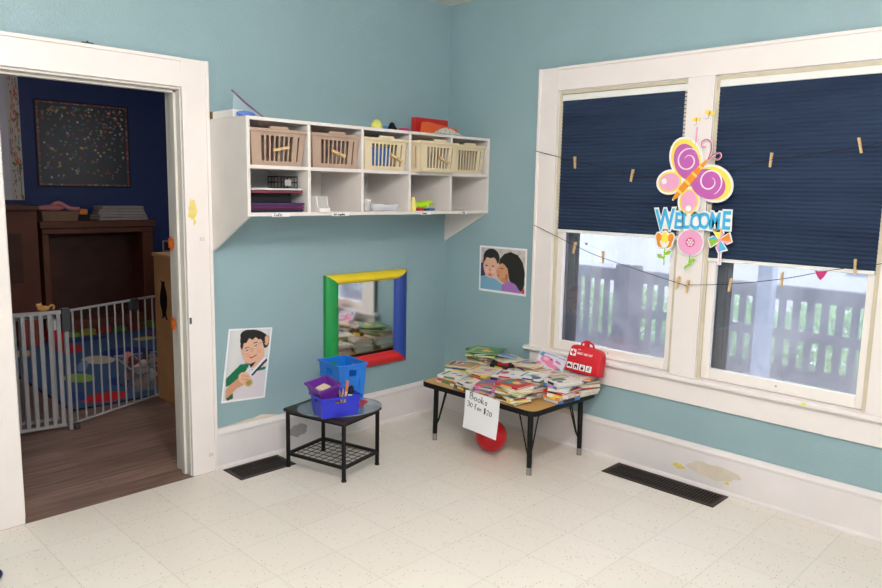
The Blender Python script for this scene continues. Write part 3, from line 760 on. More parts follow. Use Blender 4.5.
piece('pink_flower_panel', f, [C['white'], C['pink'], C['mag'], C['green']])
fx, fy = .166, -.346
def blade(a, g=0.0):
    pts = [(0, 0), (.022 + g, .028 + g), (.012 + g, .060 + g), (-.030 - g, .052 + g), (-.012 - g, .018)]
    return [(fx + p[0] * math.cos(R(a)) - p[1] * math.sin(R(a)), fy + p[0] * math.sin(R(a)) + p[1] * math.cos(R(a))) for p in pts]
def blade2(a):
    pts = [(0, 0), (.024, .030), (.014, .066), (.008, .03)]
    return [(fx + p[0] * math.cos(R(a)) - p[1] * math.sin(R(a)), fy + p[0] * math.sin(R(a)) + p[1] * math.cos(R(a))) for p in pts]
f = [(blade(a, .007), 0, .003 + i * .0001, 0) for i, a in enumerate((10, 100, 190, 280))] + [([(fx - .005, fy - .13), (fx + .016, fy - .13), (fx + .012, fy), (fx - .006, fy)], 0, .0029, 0)]
f += [(blade(a, .0), .0033, .004 + i * .0001, mi) for i, (a, mi) in enumerate(((10, 1), (100, 2), (190, 3), (280, 4)))]
f += [(blade2(a), .0043, .0050, mi) for a, mi in ((10, 5), (100, 3), (190, 5), (280, 5))] + [(el(fx, fy, .009, .009), .005, .006, 5), ([(fx + .002, fy - .125), (fx + .009, fy - .125), (fx + .007, fy - .03), (fx + .0, fy - .03)], .0029, .0034, 5)]
piece('pinwheel_panel', f, [C['white'], C['yellow'], C['green'], C['lblue'], C['orange'], C['pink']])
# two yellow paper butterflies on the mullion
for (y, z, s_, a, lb) in ((-1.869, 2.006, 1.0, 0, 'small yellow paper butterfly on the mullion, the left and lower one'), (-1.940, 2.035, 1.15, -20, 'small yellow paper butterfly on the mullion edge, the right and higher one')):
    root = empty('paper_butterfly', (-.0215, y, z), rot=(0, 0, 0), label=lb, cat='decoration', group='yellow butterflies on the mullion')
    T = TR(0, 0, 0) @ Matrix.Rotation(R(a), 4, 'Z') @ Matrix.Scale(s_, 4)
    w = MB(); w.prism(el(-.012, .004, .012, .009, 20), 0, .002, 0, T); w.prism(el(.012, .004, .012, .009, -20), 0, .002, 0, T); w.build('wings', C['yellow'], root)
    w = MB(); w.prism(el(0, .002, .004, .010), 0, .004, 0, T); w.build('butterfly_body', C['orange'], root)
    w = MB(); w.tube([Vector(p) for p in ((0, -.006, .002), (.004, -.022, .003), (-.012, -.028, .002))], .0007, 5, 0, T); w.build('wire', M['string'], root)

# ------------------------------------------------------------------ posters
def poster(name, quad, T, fn, nx, ny, label, cat='poster', th=.0015):
    """quad TL,TR,BR,BL in (a,b)"""
    root_c = (sum(q[0] for q in quad) / 4, min(q[1] for q in quad))
    mb = MB(); vs = []; fs = []; cols = []
    for j in range(ny + 1):
        for i in range(nx + 1):
            u = i / nx; v = j / ny
            tx = quad[0][0] * (1 - u) + quad[1][0] * u; ty = quad[0][1] * (1 - u) + quad[1][1] * u
            bx = quad[3][0] * (1 - u) + quad[2][0] * u; by = quad[3][1] * (1 - u) + quad[2][1] * u
            vs.append((tx * (1 - v) + bx * v, ty * (1 - v) + by * v, th)); cols.append(lin(fn(u, v)))
    for j in range(ny):
        for i in range(nx):
            a = j * (nx + 1) + i; fs.append((a, a + nx + 1, a + nx + 2, a + 1))
    n0 = len(vs); vs += [(q[0], q[1], 0) for q in quad]; cols += [lin((240, 240, 240))] * 4
    fs.append((n0, n0 + 1, n0 + 2, n0 + 3))
    e = [0, nx, (ny + 1) * (nx + 1) - 1, ny * (nx + 1)]
    for k in range(4): fs.append((e[k], e[(k + 1) % 4], n0 + (k + 1) % 4, n0 + k))
    mb.add(vs, fs, 0, T); mb.col = cols
    return tag(mb.build(name, paint_mat('printed_paper', .3)), label, cat)
SK = (226, 178, 150); SK2 = (206, 150, 120)
def bg1(u, v): return (206 + 14 * math.sin(u * 9), 208 + 10 * math.sin(u * 9), 216)
sh1 = [('p', (222, 212, 220), [(.25, .62), (.5, .55), (.95, .55), (.93, 1), (.2, 1), (.22, .8)]),
       ('p', SK, [(.62, .42), (.9, .36), (.93, .56), (.6, .56)]),
       ('e', (24, 20, 22), .62, .12, .37, .115, 8), ('e', (24, 20, 22), .90, .19, .10, .09), ('e', (24, 20, 22), .36, .14, .10, .09),
       ('e', SK, .58, .27, .29, .20, 12), ('e', SK, .74, .34, .16, .14, 0), ('e', SK2, .60, .445, .17, .035, -14), ('e', SK, .58, .405, .17, .055, -10), ('e', SK, .57, .355, .21, .13, 0), ('e', (232, 160, 140), .50, .37, .06, .03), ('e', (232, 160, 140), .76, .32, .06, .03), ('e', SK2, .93, .165, .07, .075, 0), ('e', SK, .92, .165, .045, .055),
       ('p', (24, 20, 22), [(.28, .16), (.34, .05), (.62, .02), (.86, .08), (.90, .21), (.84, .19), (.80, .13), (.72, .15), (.64, .11), (.56, .15), (.48, .12), (.42, .19), (.36, .19), (.34, .29), (.28, .24)]),
       ('e', (40, 30, 30), .46, .295, .035, .010, -20), ('e', (40, 30, 30), .66, .225, .035, .010, -20), ('l', (60, 44, 40), .40, .265, .50, .25, .006), ('l', (60, 44, 40), .60, .195, .70, .185, .006),
       ('l', (150, 130, 128), .52, .29, .60, .262, .004), ('l', (150, 130, 128), .72, .222, .90, .165, .004), ('e', (150, 130, 128), .455, .30, .078, .040, -18), ('e', (236, 196, 172), .455, .30, .070, .035, -18), ('e', (40, 30, 30), .46, .297, .040, .010, -20), ('e', (150, 130, 128), .665, .238, .078, .040, -18), ('e', (236, 196, 172), .665, .238, .070, .035, -18), ('e', (40, 30, 30), .665, .235, .040, .010, -20),
       ('e', SK2, .585, .31, .03, .018, -20), ('l', (176, 80, 80), .545, .40, .60, .41, .010), ('l', (176, 80, 80), .60, .41, .70, .375, .010),
       ('p', (24, 112, 74), [(.02, .68), (.12, .62), (.34, .49), (.56, .49), (.50, .58), (.38, .66), (.22, .76), (.03, .80)]),
       ('p', (24, 112, 74), [(.62, .585), (.98, .555), (.97, .60), (.66, .62)]),
       ('p', (236, 236, 242), [(.90, .42), (.98, .42), (.62, .68), (.55, .66)]), ('p', (24, 26, 60), [(.97, .435), (1.0, .47), (.66, .68), (.62, .66)]), ('p', (20, 20, 30), [(.55, .50), (.72, .47), (.60, .56)]),
       ('p', SK2, [(.04, .84), (.08, .80), (.34, .68), (.42, .66), (.50, .72), (.46, .80), (.30, .84), (.1, .97), (.05, .97)]),
       ('e', SK, .47, .70, .16, .085, 12), ('l', SK2, .40, .66, .56, .68, .008), ('l', SK2, .40, .71, .56, .72, .008), ('e', (196, 176, 110), .59, .775, .10, .058), ('e', (160, 138, 74), .59, .775, .06, .034),
       ('p', (20, 90, 60), [(.06, .97), (.22, .90), (.24, .98), (.1, 1)])]
b1 = shapes_fn(bg1, sh1)
def fn1(u, v):
    if u < .035 or u > .965 or v < .022 or v > .975: return (240, 238, 240)
    return b1((u - .035) / .93, (v - .022) / .953)
poster('poster', [(-1.756, .806), (-1.471, .782), (-1.531, .362), (-1.815, .382)], TL(0, -.002, 0), fn1, 120, 176, 'tilted photo poster of a child holding a gold medal, on the wall beside the doorway')
def bg2(u, v): return (206, 194, 190) if math.sin(u * 31) * math.sin(v * 23) < .3 else (190, 180, 176)
sh2 = [('p', (40, 44, 84), [(0, .38), (.10, .34), (.12, .68), (0, .72)]),
       ('p', (120, 168, 196), [(0, .70), (.12, .66), (.4, .76), (.52, .84), (.50, 1.1), (0, 1.1)]),
       ('e', (30, 24, 26), .245, .23, .19, .21), ('e', (30, 24, 26), .08, .36, .03, .1), ('e', (220, 172, 152), .225, .44, .165, .25, 0), ('e', (220, 172, 152), .22, .60, .12, .12), ('e', (232, 184, 162), .15, .54, .05, .07), ('e', (232, 184, 162), .30, .54, .05, .07), ('p', (30, 24, 26), [(.06, .28), (.10, .16), (.36, .16), (.43, .36), (.38, .30), (.32, .22), (.22, .25), (.13, .23), (.09, .34)]),
       ('e', (30, 24, 26), .135, .43, .032, .012), ('e', (30, 24, 26), .29, .43, .032, .012), ('e', (190, 110, 104), .22, .645, .045, .028), ('e', (196, 140, 122), .215, .53, .035, .02),
       ('e', (214, 150, 108), .52, .56, .15, .22), ('e', (196, 130, 92), .56, .74, .08, .06), ('e', (176, 112, 80), .60, .66, .03, .08), ('e', (206, 140, 100), .42, .56, .05, .04), ('e', (190, 100, 90), .415, .64, .03, .025),
       ('p', (22, 18, 20), [(.42, .38), (.44, .24), (.53, .12), (.68, .06), (.84, .12), (.95, .28), (1.0, .52), (.99, .80), (.96, .96), (.86, .95), (.74, .82), (.66, .72), (.62, .46), (.56, .38), (.50, .34)]),
       ('l', (40, 26, 24), .46, .46, .52, .47, .01),
       ('p', (168, 112, 186), [(.50, .84), (.64, .74), (.80, .80), (.92, .98), (.93, 1.1), (.48, 1.1)]), ('p', (206, 60, 50), [(.93, .92), (1, .88), (1, 1), (.94, 1)]), ('l', (120, 168, 196), .1, .8, .4, .86, .02)]
b2 = shapes_fn(bg2, sh2)
def fn2(u, v):
    if u < .03 or u > .97 or v < .035 or v > .955: return (240, 236, 238)
    return b2((u - .03) / .94, (v - .035) / .92)
poster('poster', [(.334, 1.234), (.748, 1.236), (.751, .920), (.335, .918)], TR(-.002, 0, 0), fn2, 150, 116, 'photo poster of one child kissing another on the cheek, beside the window')

# ------------------------------------------------------------------ mirror
mx0, mx1, mz0, mz1, mf = -1.098, -.412, .425, 1.066, .108
mir = empty('wall_mirror', ((mx0 + mx1) / 2, 0, mz0), label='square wall mirror in a padded frame of green, yellow, blue and red sides', cat='mirror')
def mframe(pa, pb, inna, innb, m, nm):
    """padded side: outer pa-pb, inner inna-innb in (x,z)"""
    mb = MB(); n = 8; vs = []
    cx, cz = (mx0 + mx1) / 2, mz0
    for i in range(n + 1):
        t = i / n; dpt = .012 + .040 * math.sin(math.pi * min(1, t * .92 + .08)) ** .6
        for (p, q) in ((pa, inna), (pb, innb)):
            vs.append((p[0] + (q[0] - p[0]) * t - cx, -dpt, p[1] + (q[1] - p[1]) * t - cz))
    b0 = len(vs)
    for (p) in (pa, pb, inna, innb): vs.append((p[0] - cx, -.001, p[1] - cz))
    fs = [(2 * i, 2 * i + 1, 2 * i + 3, 2 * i + 2) for i in range(n)]
    fs.append((0, b0, b0 + 1, 1)); fs.append((2 * n, 2 * n + 1, b0 + 3, b0 + 2)); fs.append((b0, b0 + 2, b0 + 3, b0 + 1))
    fs.append(tuple([2 * i for i in range(n + 1)]) + (b0 + 2, b0)); fs.append(tuple([2 * i + 1 for i in range(n + 1)])[::-1] + (b0 + 1, b0 + 3))
    mb.add(vs, fs); return mb.build(nm, m, mir, smooth=True)
o_ = [(mx0, mz0), (mx1, mz0), (mx1, mz1), (mx0, mz1)]; i_ = [(mx0 + mf, mz0 + mf * .8), (mx1 - mf, mz0 + mf * .8), (mx1 - mf, mz1 - mf * .62), (mx0 + mf, mz1 - mf * .62)]
vin = dict(rough=.4, var=.03, bump=.15, bscale=14)
mframe(o_[0], o_[1], i_[0], i_[1], mat('red_vinyl', (206, 34, 36), **vin), 'red_side')
mframe(o_[1], o_[2], i_[1], i_[2], mat('blue_vinyl', (36, 66, 150), **vin), 'blue_side')
mframe(o_[2], o_[3], i_[2], i_[3], mat('yellow_vinyl', (240, 212, 40), **vin), 'yellow_side')
mframe(o_[3], o_[0], i_[3], i_[0], mat('green_vinyl', (24, 146, 70), **vin), 'green_side')
mb = MB(); cx, cz = (mx0 + mx1) / 2, mz0
mb.box((mx0 + .05 - cx, -.016, .04), (mx1 - .05 - cx, -.010, mz1 - mz0 - .04)); mb.build('mirror_glass', mat('mirror_silver', (236, 238, 238), rough=.05, metal=1, var=0), mir)

# ------------------------------------------------------------------ books table
TZ_ = .400
tx0, tx1, ty0, ty1 = -.665, -.015, -1.348, -.440
tcx, tcy = (tx0 + tx1) / 2, (ty0 + ty1) / 2
tab = empty('activity_table', (tcx, tcy, 0), label='low table with a honey wood top, black rim and black angled legs, loaded with books', cat='table')
def rrect(hx, hy, r, n=6):
    out = []
    for (sx_, sy_, a0) in ((1, 1, 0), (-1, 1, 90), (-1, -1, 180), (1, -1, 270)):
        for i in range(n + 1):
            a = R(a0 + 90 * i / n); out.append((sx_ * (hx - r) + r * math.cos(a), sy_ * (hy - r) + r * math.sin(a)))
    return out
hx, hy = (tx1 - tx0) / 2, (ty1 - ty0) / 2
MB().prism(rrect(hx - .004, hy - .004, .05), TZ_ - .024, TZ_).build('tabletop', M['oak'], tab)
mb = MB(); po = rrect(hx, hy, .053); pi = rrect(hx - .0042, hy - .0042, .0495); n = len(po)
vs = []; fs = []
for (P_, z) in ((po, TZ_ - .030), (po, TZ_ - .001), (pi, TZ_ + .0008), (pi, TZ_ - .030)): vs += [(a, b, z) for a, b in P_]
for k in range(4):
    for i in range(n): fs.append((k * n + i, k * n + (i + 1) % n, ((k + 1) % 4) * n + (i + 1) % n, ((k + 1) % 4) * n + i))
mb.add(vs, fs); mb.build('edge_band', M['blackp'], tab, smooth=True)
feet = [(-.545, -.474), (-.584, -1.265), (-.092, -1.281), (-.085, -.480)]
feet = [(-.572, -.490), (-.590, -1.275), (-.102, -1.287), (-.095, -.500)]
for (fx, fy) in feet:
    lx, ly = fx - tcx, fy - tcy; sgx = 1 if lx < 0 else -1; sgy = 1 if ly < 0 else -1
    lg = MB(); lg.tube([(lx + sgx * .004, ly + sgy * .004, TZ_ - .03), (lx, ly, .04)], [.0165, .0150], 12)
    lgo = lg.build('leg', M['black'], tab, smooth=True)
    br = MB(); br.tube([(lx + sgx * .012, ly + sgy * .10, TZ_ - .03), (lx + sgx * .006, ly + sgy * .028, .14), (lx, ly + sgy * .008, .10)], .0045, 8); br.tube([(lx + sgx * .10, ly + sgy * .012, TZ_ - .03), (lx + sgx * .028, ly + sgy * .006, .14), (lx + sgx * .008, ly, .10)], .0045, 8)
    br.box((min(lx, lx + sgx * .12), min(ly, ly + sgy * .12), TZ_ - .032), (max(lx, lx + sgx * .12), max(ly, ly + sgy * .12), TZ_ - .028))
    br.build('brace', M['black'], lgo, smooth=True)
    ft = MB(); ft.lathe([(.016, .0), (.016, .010), (.0155, .012), (.0155, .045)], 12, 0, Matrix.Translation((lx, ly, 0))); ft.build('chrome_foot', M['steel'], lgo, smooth=True, )
# paper price sign taped on the table edge
ps = empty('price_sign', (-.668, -.965, .2), label='white paper sign handwritten Books 30 for $20 taped to the table edge', cat='sign')
mb = MB(); nx_, nz_ = 10, 12; vs = []; fs = []
def pp(u, v):  # u right 0..1, v down
    a = -.122 + .268 * u - .006 * v; b = .228 - .232 * v - .012 * u + (.004 * math.sin(u * 3))
    c = .004 + .012 * v * v * (1 + .6 * u) + .004 * math.sin(u * 3.1)
    return (a - .0, b - .0, c)
for s_ in (0, .0006):
    for j in range(nz_ + 1):
        for i in range(nx_ + 1): p = pp(i / nx_, j / nz_); vs.append((p[0], p[1], p[2] - s_))
N_ = (nx_ + 1) * (nz_ + 1)
for j in range(nz_):
    for i in range(nx_):
        a = j * (nx_ + 1) + i; fs.append((a, a + nx_ + 1, a + nx_ + 2, a + 1)); fs.append((N_ + a, N_ + a + 1, N_ + a + nx_ + 2, N_ + a + nx_ + 1))
mb.add(vs, fs, 0, TR(0, 0, 0)); mb.build('paper_sheet', M['paper'], ps, smooth='all')
mb = MB()
class WT_:
    pass
def write_on(txt, u, v, h, dv):
    cx = u
    for ch in txt:
        if ch == ' ': cx += h * .38; continue
        w = 0
        for st in G[ch]:
            pts = []
            for p in st:
                uu = cx + p[0] * h; vv = v + dv * (cx - u) - p[1] * h * 1.1; q = pp(uu, vv); pts.append((q[0], q[1], q[2] + .0012)); w = max(w, p[0])
            mb.tube(pts, .0017, 4, 0, TR(0, 0, 0))
        cx += h * (w + .20)
write_on('Books', .15, .20, .165, .10); write_on('30 for $20', .09, .40, .125, .12)
mb.build('handwriting', M['ink'], ps)
# red ball under the table
mb = MB(); mb.ball((0, 0, .098), .098, 32); o = mb.build('ball', mat('red_rubber', (214, 20, 34), rough=.32, var=.02), smooth='all', loc=(-.452, -.868, 0)); tag(o, 'red rubber ball on the floor under the book table', 'ball')

# ------------------------------------------------------------------ books
BC = dict(white=(234, 230, 226), cream=(226, 214, 184), orange=(232, 140, 70), rose=(204, 82, 92), red=(200, 36, 40), brown=(96, 56, 44), teal=(70, 128, 132), pink=(222, 132, 178), green=(90, 150, 92), darkgreen=(24, 92, 56), lime=(186, 206, 92), tan=(196, 168, 130), yellow=(240, 210, 70), blue=(70, 130, 200), navy=(44, 48, 116), black=(34, 36, 42), purple=(120, 92, 160), skyblue=(132, 166, 214), grey=(150, 152, 152), mint=(160, 200, 160))
BMAT = {k: mat('book_cover_' + k, v, rough=.35, var=.08, scale=25) for k, v in BC.items()}
PAGE = mat('book_pages', (232, 224, 208), rough=.85, var=.1, scale=90)
cvs = list(BC)
def cover_art(base, accent, seed):
    rr = random.Random(seed); b = BC[base]; a = BC[accent]; k = [BC[rr.choice(cvs)] for _ in range(3)]
    sh = [('e', k[0], rr.uniform(.3, .7), rr.uniform(.3, .7), rr.uniform(.15, .35), rr.uniform(.12, .3), rr.uniform(0, 90)), ('e', a, rr.uniform(.2, .8), rr.uniform(.3, .8), rr.uniform(.08, .25), rr.uniform(.08, .2), 0), ('p', k[1], [(.1, .08), (.9, .08), (.9, .2), (.1, .2)]), ('e', k[2], rr.uniform(.2, .8), rr.uniform(.5, .9), .12, .1, 0)]
    f = shapes_fn(b, sh); return f
nbook = [0]
def book(loc, rz, w, l, t, colr, side, label, group, acc='white', tilt=(0, 0), art=False):
    """spine on side: 'L' -x edge, 'F' -y edge ; else pages show"""
    nbook[0] += 1
    nm = 'paperback_book' if t < .011 else ('picture_book' if w > .15 else 'hardback_book')
    root = empty(nm, loc, 0, label=label, cat='book', group=group, rot=(tilt[0], tilt[1], rz))
    c = MB(); ct = min(.0022, t * .2); a, b = w / 2, l / 2
    c.box((-a, -b, 0), (a, b, ct)); c.box((-a, -b, t - ct), (a, b, t))
    s0 = t * .12
    if side == 'L': c.box((-a, -b, ct), (-a + ct, b, t - ct)); c.box((-a - .0004, -b * .5, s0), (-a, b * .45, t - s0), 1)
    elif side == 'F': c.box((-a, -b, ct), (a, -b + ct, t - ct)); c.box((-a * .55, -b - .0004, s0), (a * .5, -b, t - s0), 1)
    elif side == 'R': c.box((a - ct, -b, ct), (a, b, t - ct))
    else: c.box((-a, b - ct, ct), (a, b, t - ct))
    c.build('cover', [BMAT[colr], BMAT[acc]], root)
    p = MB(); i = .003
    x0, x1, y0, y1 = -a + i, a - i, -b + i, b - i
    if side == 'L': x0 = -a + ct
    elif side == 'F': y0 = -b + ct
    elif side == 'R': x1 = a - ct
    else: y1 = b - ct
    p.box((x0, y0, ct), (x1, y1, t - ct)); p.build('pages', PAGE, root)
    if art:
        T = Matrix.Translation((-a + .004, -b + .004, t + .0002))
        g = painted(cover_art(colr, acc, nbook[0]), w - .008, l - .008, 26, 30, T); g.build('cover_picture', paint_mat('printed_cover', .35), root)
    return root
ORD = ['bottom', 'second up', 'third up', 'fourth up', 'fifth up', 'sixth up', 'seventh up', 'eighth up', 'ninth up', 'tenth up', 'eleventh up']
rb = random.Random(21)
# pile: name, x, y, rot, (w, l), list of (colour, thickness mm, side)
piles = [
 ('left end front pile', -.535, -.612, 6, (.145, .165), [('white', 12, 'L'), ('rose', 9, 'L'), ('orange', 6, 'R'), ('white', 14, 'L')]),
 ('front pile left of the sign', -.578, -.795, -4, (.150, .160), [('teal', 6, 'L'), ('brown', 13, 'L'), ('cream', 9, 'R'), ('white', 8, 'L')]),
 ('pink pile above the sign', -.582, -.960, 8, (.145, .155), [('lime', 12, 'L'), ('pink', 5, 'L'), ('white', 4, 'L'), ('pink', 5, 'R'), ('purple', 4, 'L'), ('pink', 5, 'L'), ('white', 4, 'R'), ('pink', 5, 'L'), ('rose', 8, 'L')]),
 ('front pile right of the sign', -.570, -1.130, -12, (.150, .185), [('brown', 12, 'R'), ('yellow', 10, 'L'), ('white', 9, 'F'), ('black', 5, 'R'), ('cream', 10, 'R'), ('lime', 6, 'L'), ('cream', 10, 'B'), ('white', 9, 'R'), ('red', 8, 'L')]),
 ('middle row pile, left end', -.390, -.545, 10, (.160, .185), [('cream', 20, 'L'), ('green', 14, 'R'), ('white', 12, 'L'), ('green', 9, 'L'), ('tan', 8, 'R')]),
 ('middle row pile, second from left', -.400, -.745, -6, (.160, .175), [('navy', 16, 'L'), ('tan', 14, 'R'), ('green', 10, 'L'), ('yellow', 10, 'L'), ('mint', 9, 'R'), ('cream', 7, 'L')]),
 ('centre pile', -.395, -.940, 12, (.155, .170), [('black', 16, 'L'), ('cream', 14, 'R'), ('orange', 9, 'L'), ('green', 8, 'L'), ('navy', 10, 'L'), ('tan', 8, 'R'), ('white', 9, 'L')]),
 ('middle row pile, right of centre', -.385, -1.125, -8, (.160, .170), [('tan', 18, 'R'), ('grey', 12, 'L'), ('red', 10, 'L'), ('cream', 10, 'R'), ('purple', 6, 'L'), ('tan', 9, 'R'), ('grey', 9, 'R'), ('cream', 8, 'F'), ('white', 8, 'L')]),
 ('near right corner pile', -.335, -1.305, 3, (.205, .125), [('blue', 16, 'F'), ('orange', 13, 'L'), ('white', 14, 'L'), ('red', 9, 'L'), ('white', 12, 'F'), ('blue', 11, 'L'), ('white', 15, 'L')]),
 ('wall-side pile, right end', -.125, -1.300, -5, (.180, .135), [('cream', 16, 'B'), ('white', 13, 'R'), ('brown', 8, 'F'), ('cream', 14, 'B'), ('tan', 10, 'R'), ('purple', 12, 'F'), ('orange', 8, 'F'), ('white', 10, 'B')]),
 ('wall-side pile under the bag', -.170, -1.130, 6, (.165, .160), [('grey', 20, 'L'), ('cream', 16, 'R'), ('tan', 14, 'L'), ('white', 12, 'R'), ('green', 8, 'L'), ('cream', 12, 'R')]),
 ('wall-side pile behind the centre', -.170, -.940, -8, (.165, .170), [('black', 24, 'L'), ('white', 18, 'R'), ('teal', 14, 'L'), ('cream', 14, 'R'), ('tan', 12, 'L'), ('orange', 6, 'R'), ('cream', 8, 'R')]),
 ('wall-side pile with black books', -.175, -.750, 5, (.165, .175), [('white', 20, 'L'), ('navy', 16, 'L'), ('black', 30, 'L'), ('black', 22, 'L'), ('cream', 9, 'R')]),
 ('tall far left pile', -.190, -.560, -5, (.165, .180), [('tan', 22, 'L'), ('white', 18, 'R'), ('mint', 14, 'L'), ('cream', 14, 'R'), ('rose', 10, 'L'), ('lime', 10, 'R'), ('tan', 12, 'L')]),
]
for (pn, x, y, rz, (w, l), bl) in piles:
    pn = 'the ' + pn
    z = TZ_ + .0012
    for i, (cl, tmm, sd) in enumerate(bl):
        t = tmm / 1000.0 * (1.32 if tmm > 5 else 1.5); k = .45 + .65 * min(1, (z - TZ_) / .05)
        top = i == len(bl) - 1
        j = R(rb.uniform(-21, 21) * k)
        ww = w * rb.uniform(.90, 1.03); ll = l * rb.uniform(.88, 1.02)
        side = sd
        acc = rb.choice([c for c in ('white', 'yellow', 'red', 'navy', 'green', 'pink', 'black') if c != cl])
        nmt = {'white': 'white', 'lime': 'lime green', 'darkgreen': 'dark green', 'skyblue': 'sky blue', 'mint': 'pale green'}.get(cl, cl)
        th = 'thin' if tmm < 9 else ('thick' if tmm > 14 else 'slim')
        lab = '%s %s-covered book, %s in %s' % (th, nmt, 'topmost' if top else ORD[i], pn)
        book((x + rb.uniform(-.005, .005), y + rb.uniform(-.005, .005), z), R(rz) + j, ww, ll, t, cl, side, lab, 'books piled on the low table', acc, art=top)
        z += t + .0004
    if 'tall far' in pn: zgreen = z
    if 'behind the centre' in pn: zmid = z
    if 'under the bag' in pn: zkit = z
    if 'side pile, right end' in pn: zkr = z
    
# larger open-lying books across the tops
book((-.225, -.585, zgreen), R(28), .20, .20, .010, 'lime', 'R', 'lime and cream picture book lying askew on the tall far left pile', 'books piled on the low table', 'cream')
book((-.235, -.575, zgreen + .0108), R(-32), .16, .20, .012, 'darkgreen', 'L', 'dark green hardback under the top green comic on the tall far left pile', 'books piled on the low table', 'brown')
book((-.215, -.600, zgreen + .0236), R(20), .20, .22, .006, 'green', 'R', 'green illustrated comic, very top of the tall far left pile', 'books piled on the low table', 'yellow', art=True)
book((-.150, -.730, zgreen - .002), R(35), .15, .13, .006, 'skyblue', 'R', 'sky blue thin book slanting off the back of the tall far left pile', 'books piled on the low table', 'skyblue', tilt=(R(8), R(6)))
# pink and blue picture book propped up before the sill
def pinkart(u, v):
    s = [('e', (232, 130, 170), .35, .45, .25, .22, 20), ('e', (240, 190, 210), .30, .4, .1, .1, 0), ('e', (232, 130, 170), .62, .70, .28, .12, 10), ('e', (90, 130, 180), .86, .86, .16, .12, 0), ('e', (90, 150, 200), .12, .2, .08, .12, 0), ('e', (60, 60, 90), .5, .35, .05, .03, 0), ('l', (90, 130, 190), .1, .07, .95, .12, .02), ('e', (232, 130, 170), .1, .75, .1, .12), ('e', (220, 90, 140), .75, .4, .12, .06, 30)]
    return shapes_fn((222, 220, 236), s)(u, v)
pb = empty('picture_book', (-.150, -1.055, .500), rot=(0, 0, R(0)), label='pink and pale blue picture book propped upright against the window sill', cat='book', group='books piled on the low table')
TT = TR(0, 0, .0) @ Matrix.Rotation(R(-6), 4, 'Z') @ Matrix.Rotation(R(-28), 4, 'X')
MB().box((-.105, 0, -.006), (.105, .115, 0), 0, TT).build('cover', BMAT['white'], pb)
painted(pinkart, .206, .111, 40, 24, TT @ Matrix.Translation((-.103, .002, .0006))).build('cover_picture', paint_mat('printed_cover', .35), pb)

# ------------------------------------------------------------------ first aid bag
kit = empty('first_aid_bag', (-.125, -1.325, max(zkit, zkr) + .018), rot=(0, 0, R(2)), label='red zipped first aid bag with white icons leaning on the sill atop the books', cat='bag')
redf = mat('red_nylon', (206, 18, 36), rough=.55, var=.05, bump=.25, bscale=30)
TK = TR(-.028, 0, .0) @ Matrix.Rotation(R(-2), 4, 'Z') @ Matrix.Rotation(R(-12), 4, 'X')
kb = MB()
def kout(g=0.0): 
    return [(-.118 - g, -.005 + .0), (-.112, -.012 - g), (.112, -.012 - g), (.122 + g, .0), (.116 + g, .125), (.090 + g, .150 + g), (-.080 - g, .155 + g), (-.106 - g, .135)]
def smoothpoly(P, k=2):
    for _ in range(k):
        Q = []
        for i in range(len(P)):
            a = Vector(P[i]); b = Vector(P[(i + 1) % len(P)]); Q += [tuple(a.lerp(b, .22)), tuple(a.lerp(b, .78))]
        P = Q
    return P
base = smoothpoly(kout())
def ring(sc, c): return [((p[0]) * sc, .07 + (p[1] - .07) * sc, c) for p in base]
prof = [(.90, .034), (.97, .030), (1.0, .022), (1.0, .003), (.985, .0), (1.0, -.003), (1.0, -.024), (.97, -.031), (.90, -.034)]
vs = []; n = len(base)
for sc_, c_ in prof: vs += ring(sc_, c_)
fs = [tuple(range(n)), tuple(reversed(range((len(prof) - 1) * n, len(prof) * n)))]
for i in range(len(prof) - 1):
    for j in range(n): fs.append((i * n + j, (i + 1) * n + j, (i + 1) * n + (j + 1) % n, i * n + (j + 1) % n))
kb.add(vs, fs, 0, TK); kb.build('bag_body', redf, kit, smooth=True)
z_ = MB(); z_.tube([(p[0], p[1], p[2]) for p in ring(.995, 0)], .0025, 6, 0, TK, closed=True); z_.build('zipper', mat('dark_red_zip', (120, 10, 20), var=0), kit)
h = MB(); h.tube(sag([(-.045, .150, .004), (-.040, .172, .006), (0, .180, .008), (.035, .170, .006), (.040, .148, .004)], 4), .006, 8, 0, TK); h.box((-.018, .150, .010), (.014, .190, .022), 0, TK); h.build('carry_handle', redf, kit, smooth=True)
bw = mat('bag_print_white', (244, 240, 240), var=0)
MB().prism(rrect(.020, .020, .005), .034, .0352, 0, TK @ Matrix.Translation((-.075, .105, 0))).build('emblem_patch', bw, kit)
for k in range(4): MB().prism(rrect(.0185, .0185, .004), .034, .0352, 0, TK @ Matrix.Translation((-.084 + .044 * k, .025, 0))).build('icon_patch', bw, kit)
ic = MB(); T_ = TK @ Matrix.Translation((-.075, .105, 0))
ic.prism([(-.005, -.014), (.005, -.014), (.005, .014), (-.005, .014)], .0352, .036, 0, T_); ic.prism([(-.014, -.005), (.014, -.005), (.014, .005), (-.014, .005)], .0352, .0361, 0, T_); ic.build('red_cross', redf, kit)
ic = MB()
def at(k): return TK @ Matrix.Translation((-.084 + .044 * k, .025, 0))
ic.prism([(-.014, -.006), (.014, -.006), (.013, .002), (.006, .003), (.002, .009), (-.008, .009), (-.013, .002)], .0352, .0362, 0, at(0)); ic.prism(el(-.008, -.007, .004, .004, 0, 10), .0352, .0363, 0, at(0)); ic.prism(el(.008, -.007, .004, .004, 0, 10), .0352, .0363, 0, at(0))
ic.prism([(-.011, -.012), (-.004, -.012), (-.004, -.002), (.004, -.002), (.004, -.012), (.011, -.012), (.011, .003), (.014, .003), (0, .014), (-.014, .003), (-.011, .003)], .0352, .0362, 0, at(1))
ic.prism([(-.008, -.012), (.008, -.012), (.010, .002), (-.010, .002)], .0352, .0362, 0, at(2))
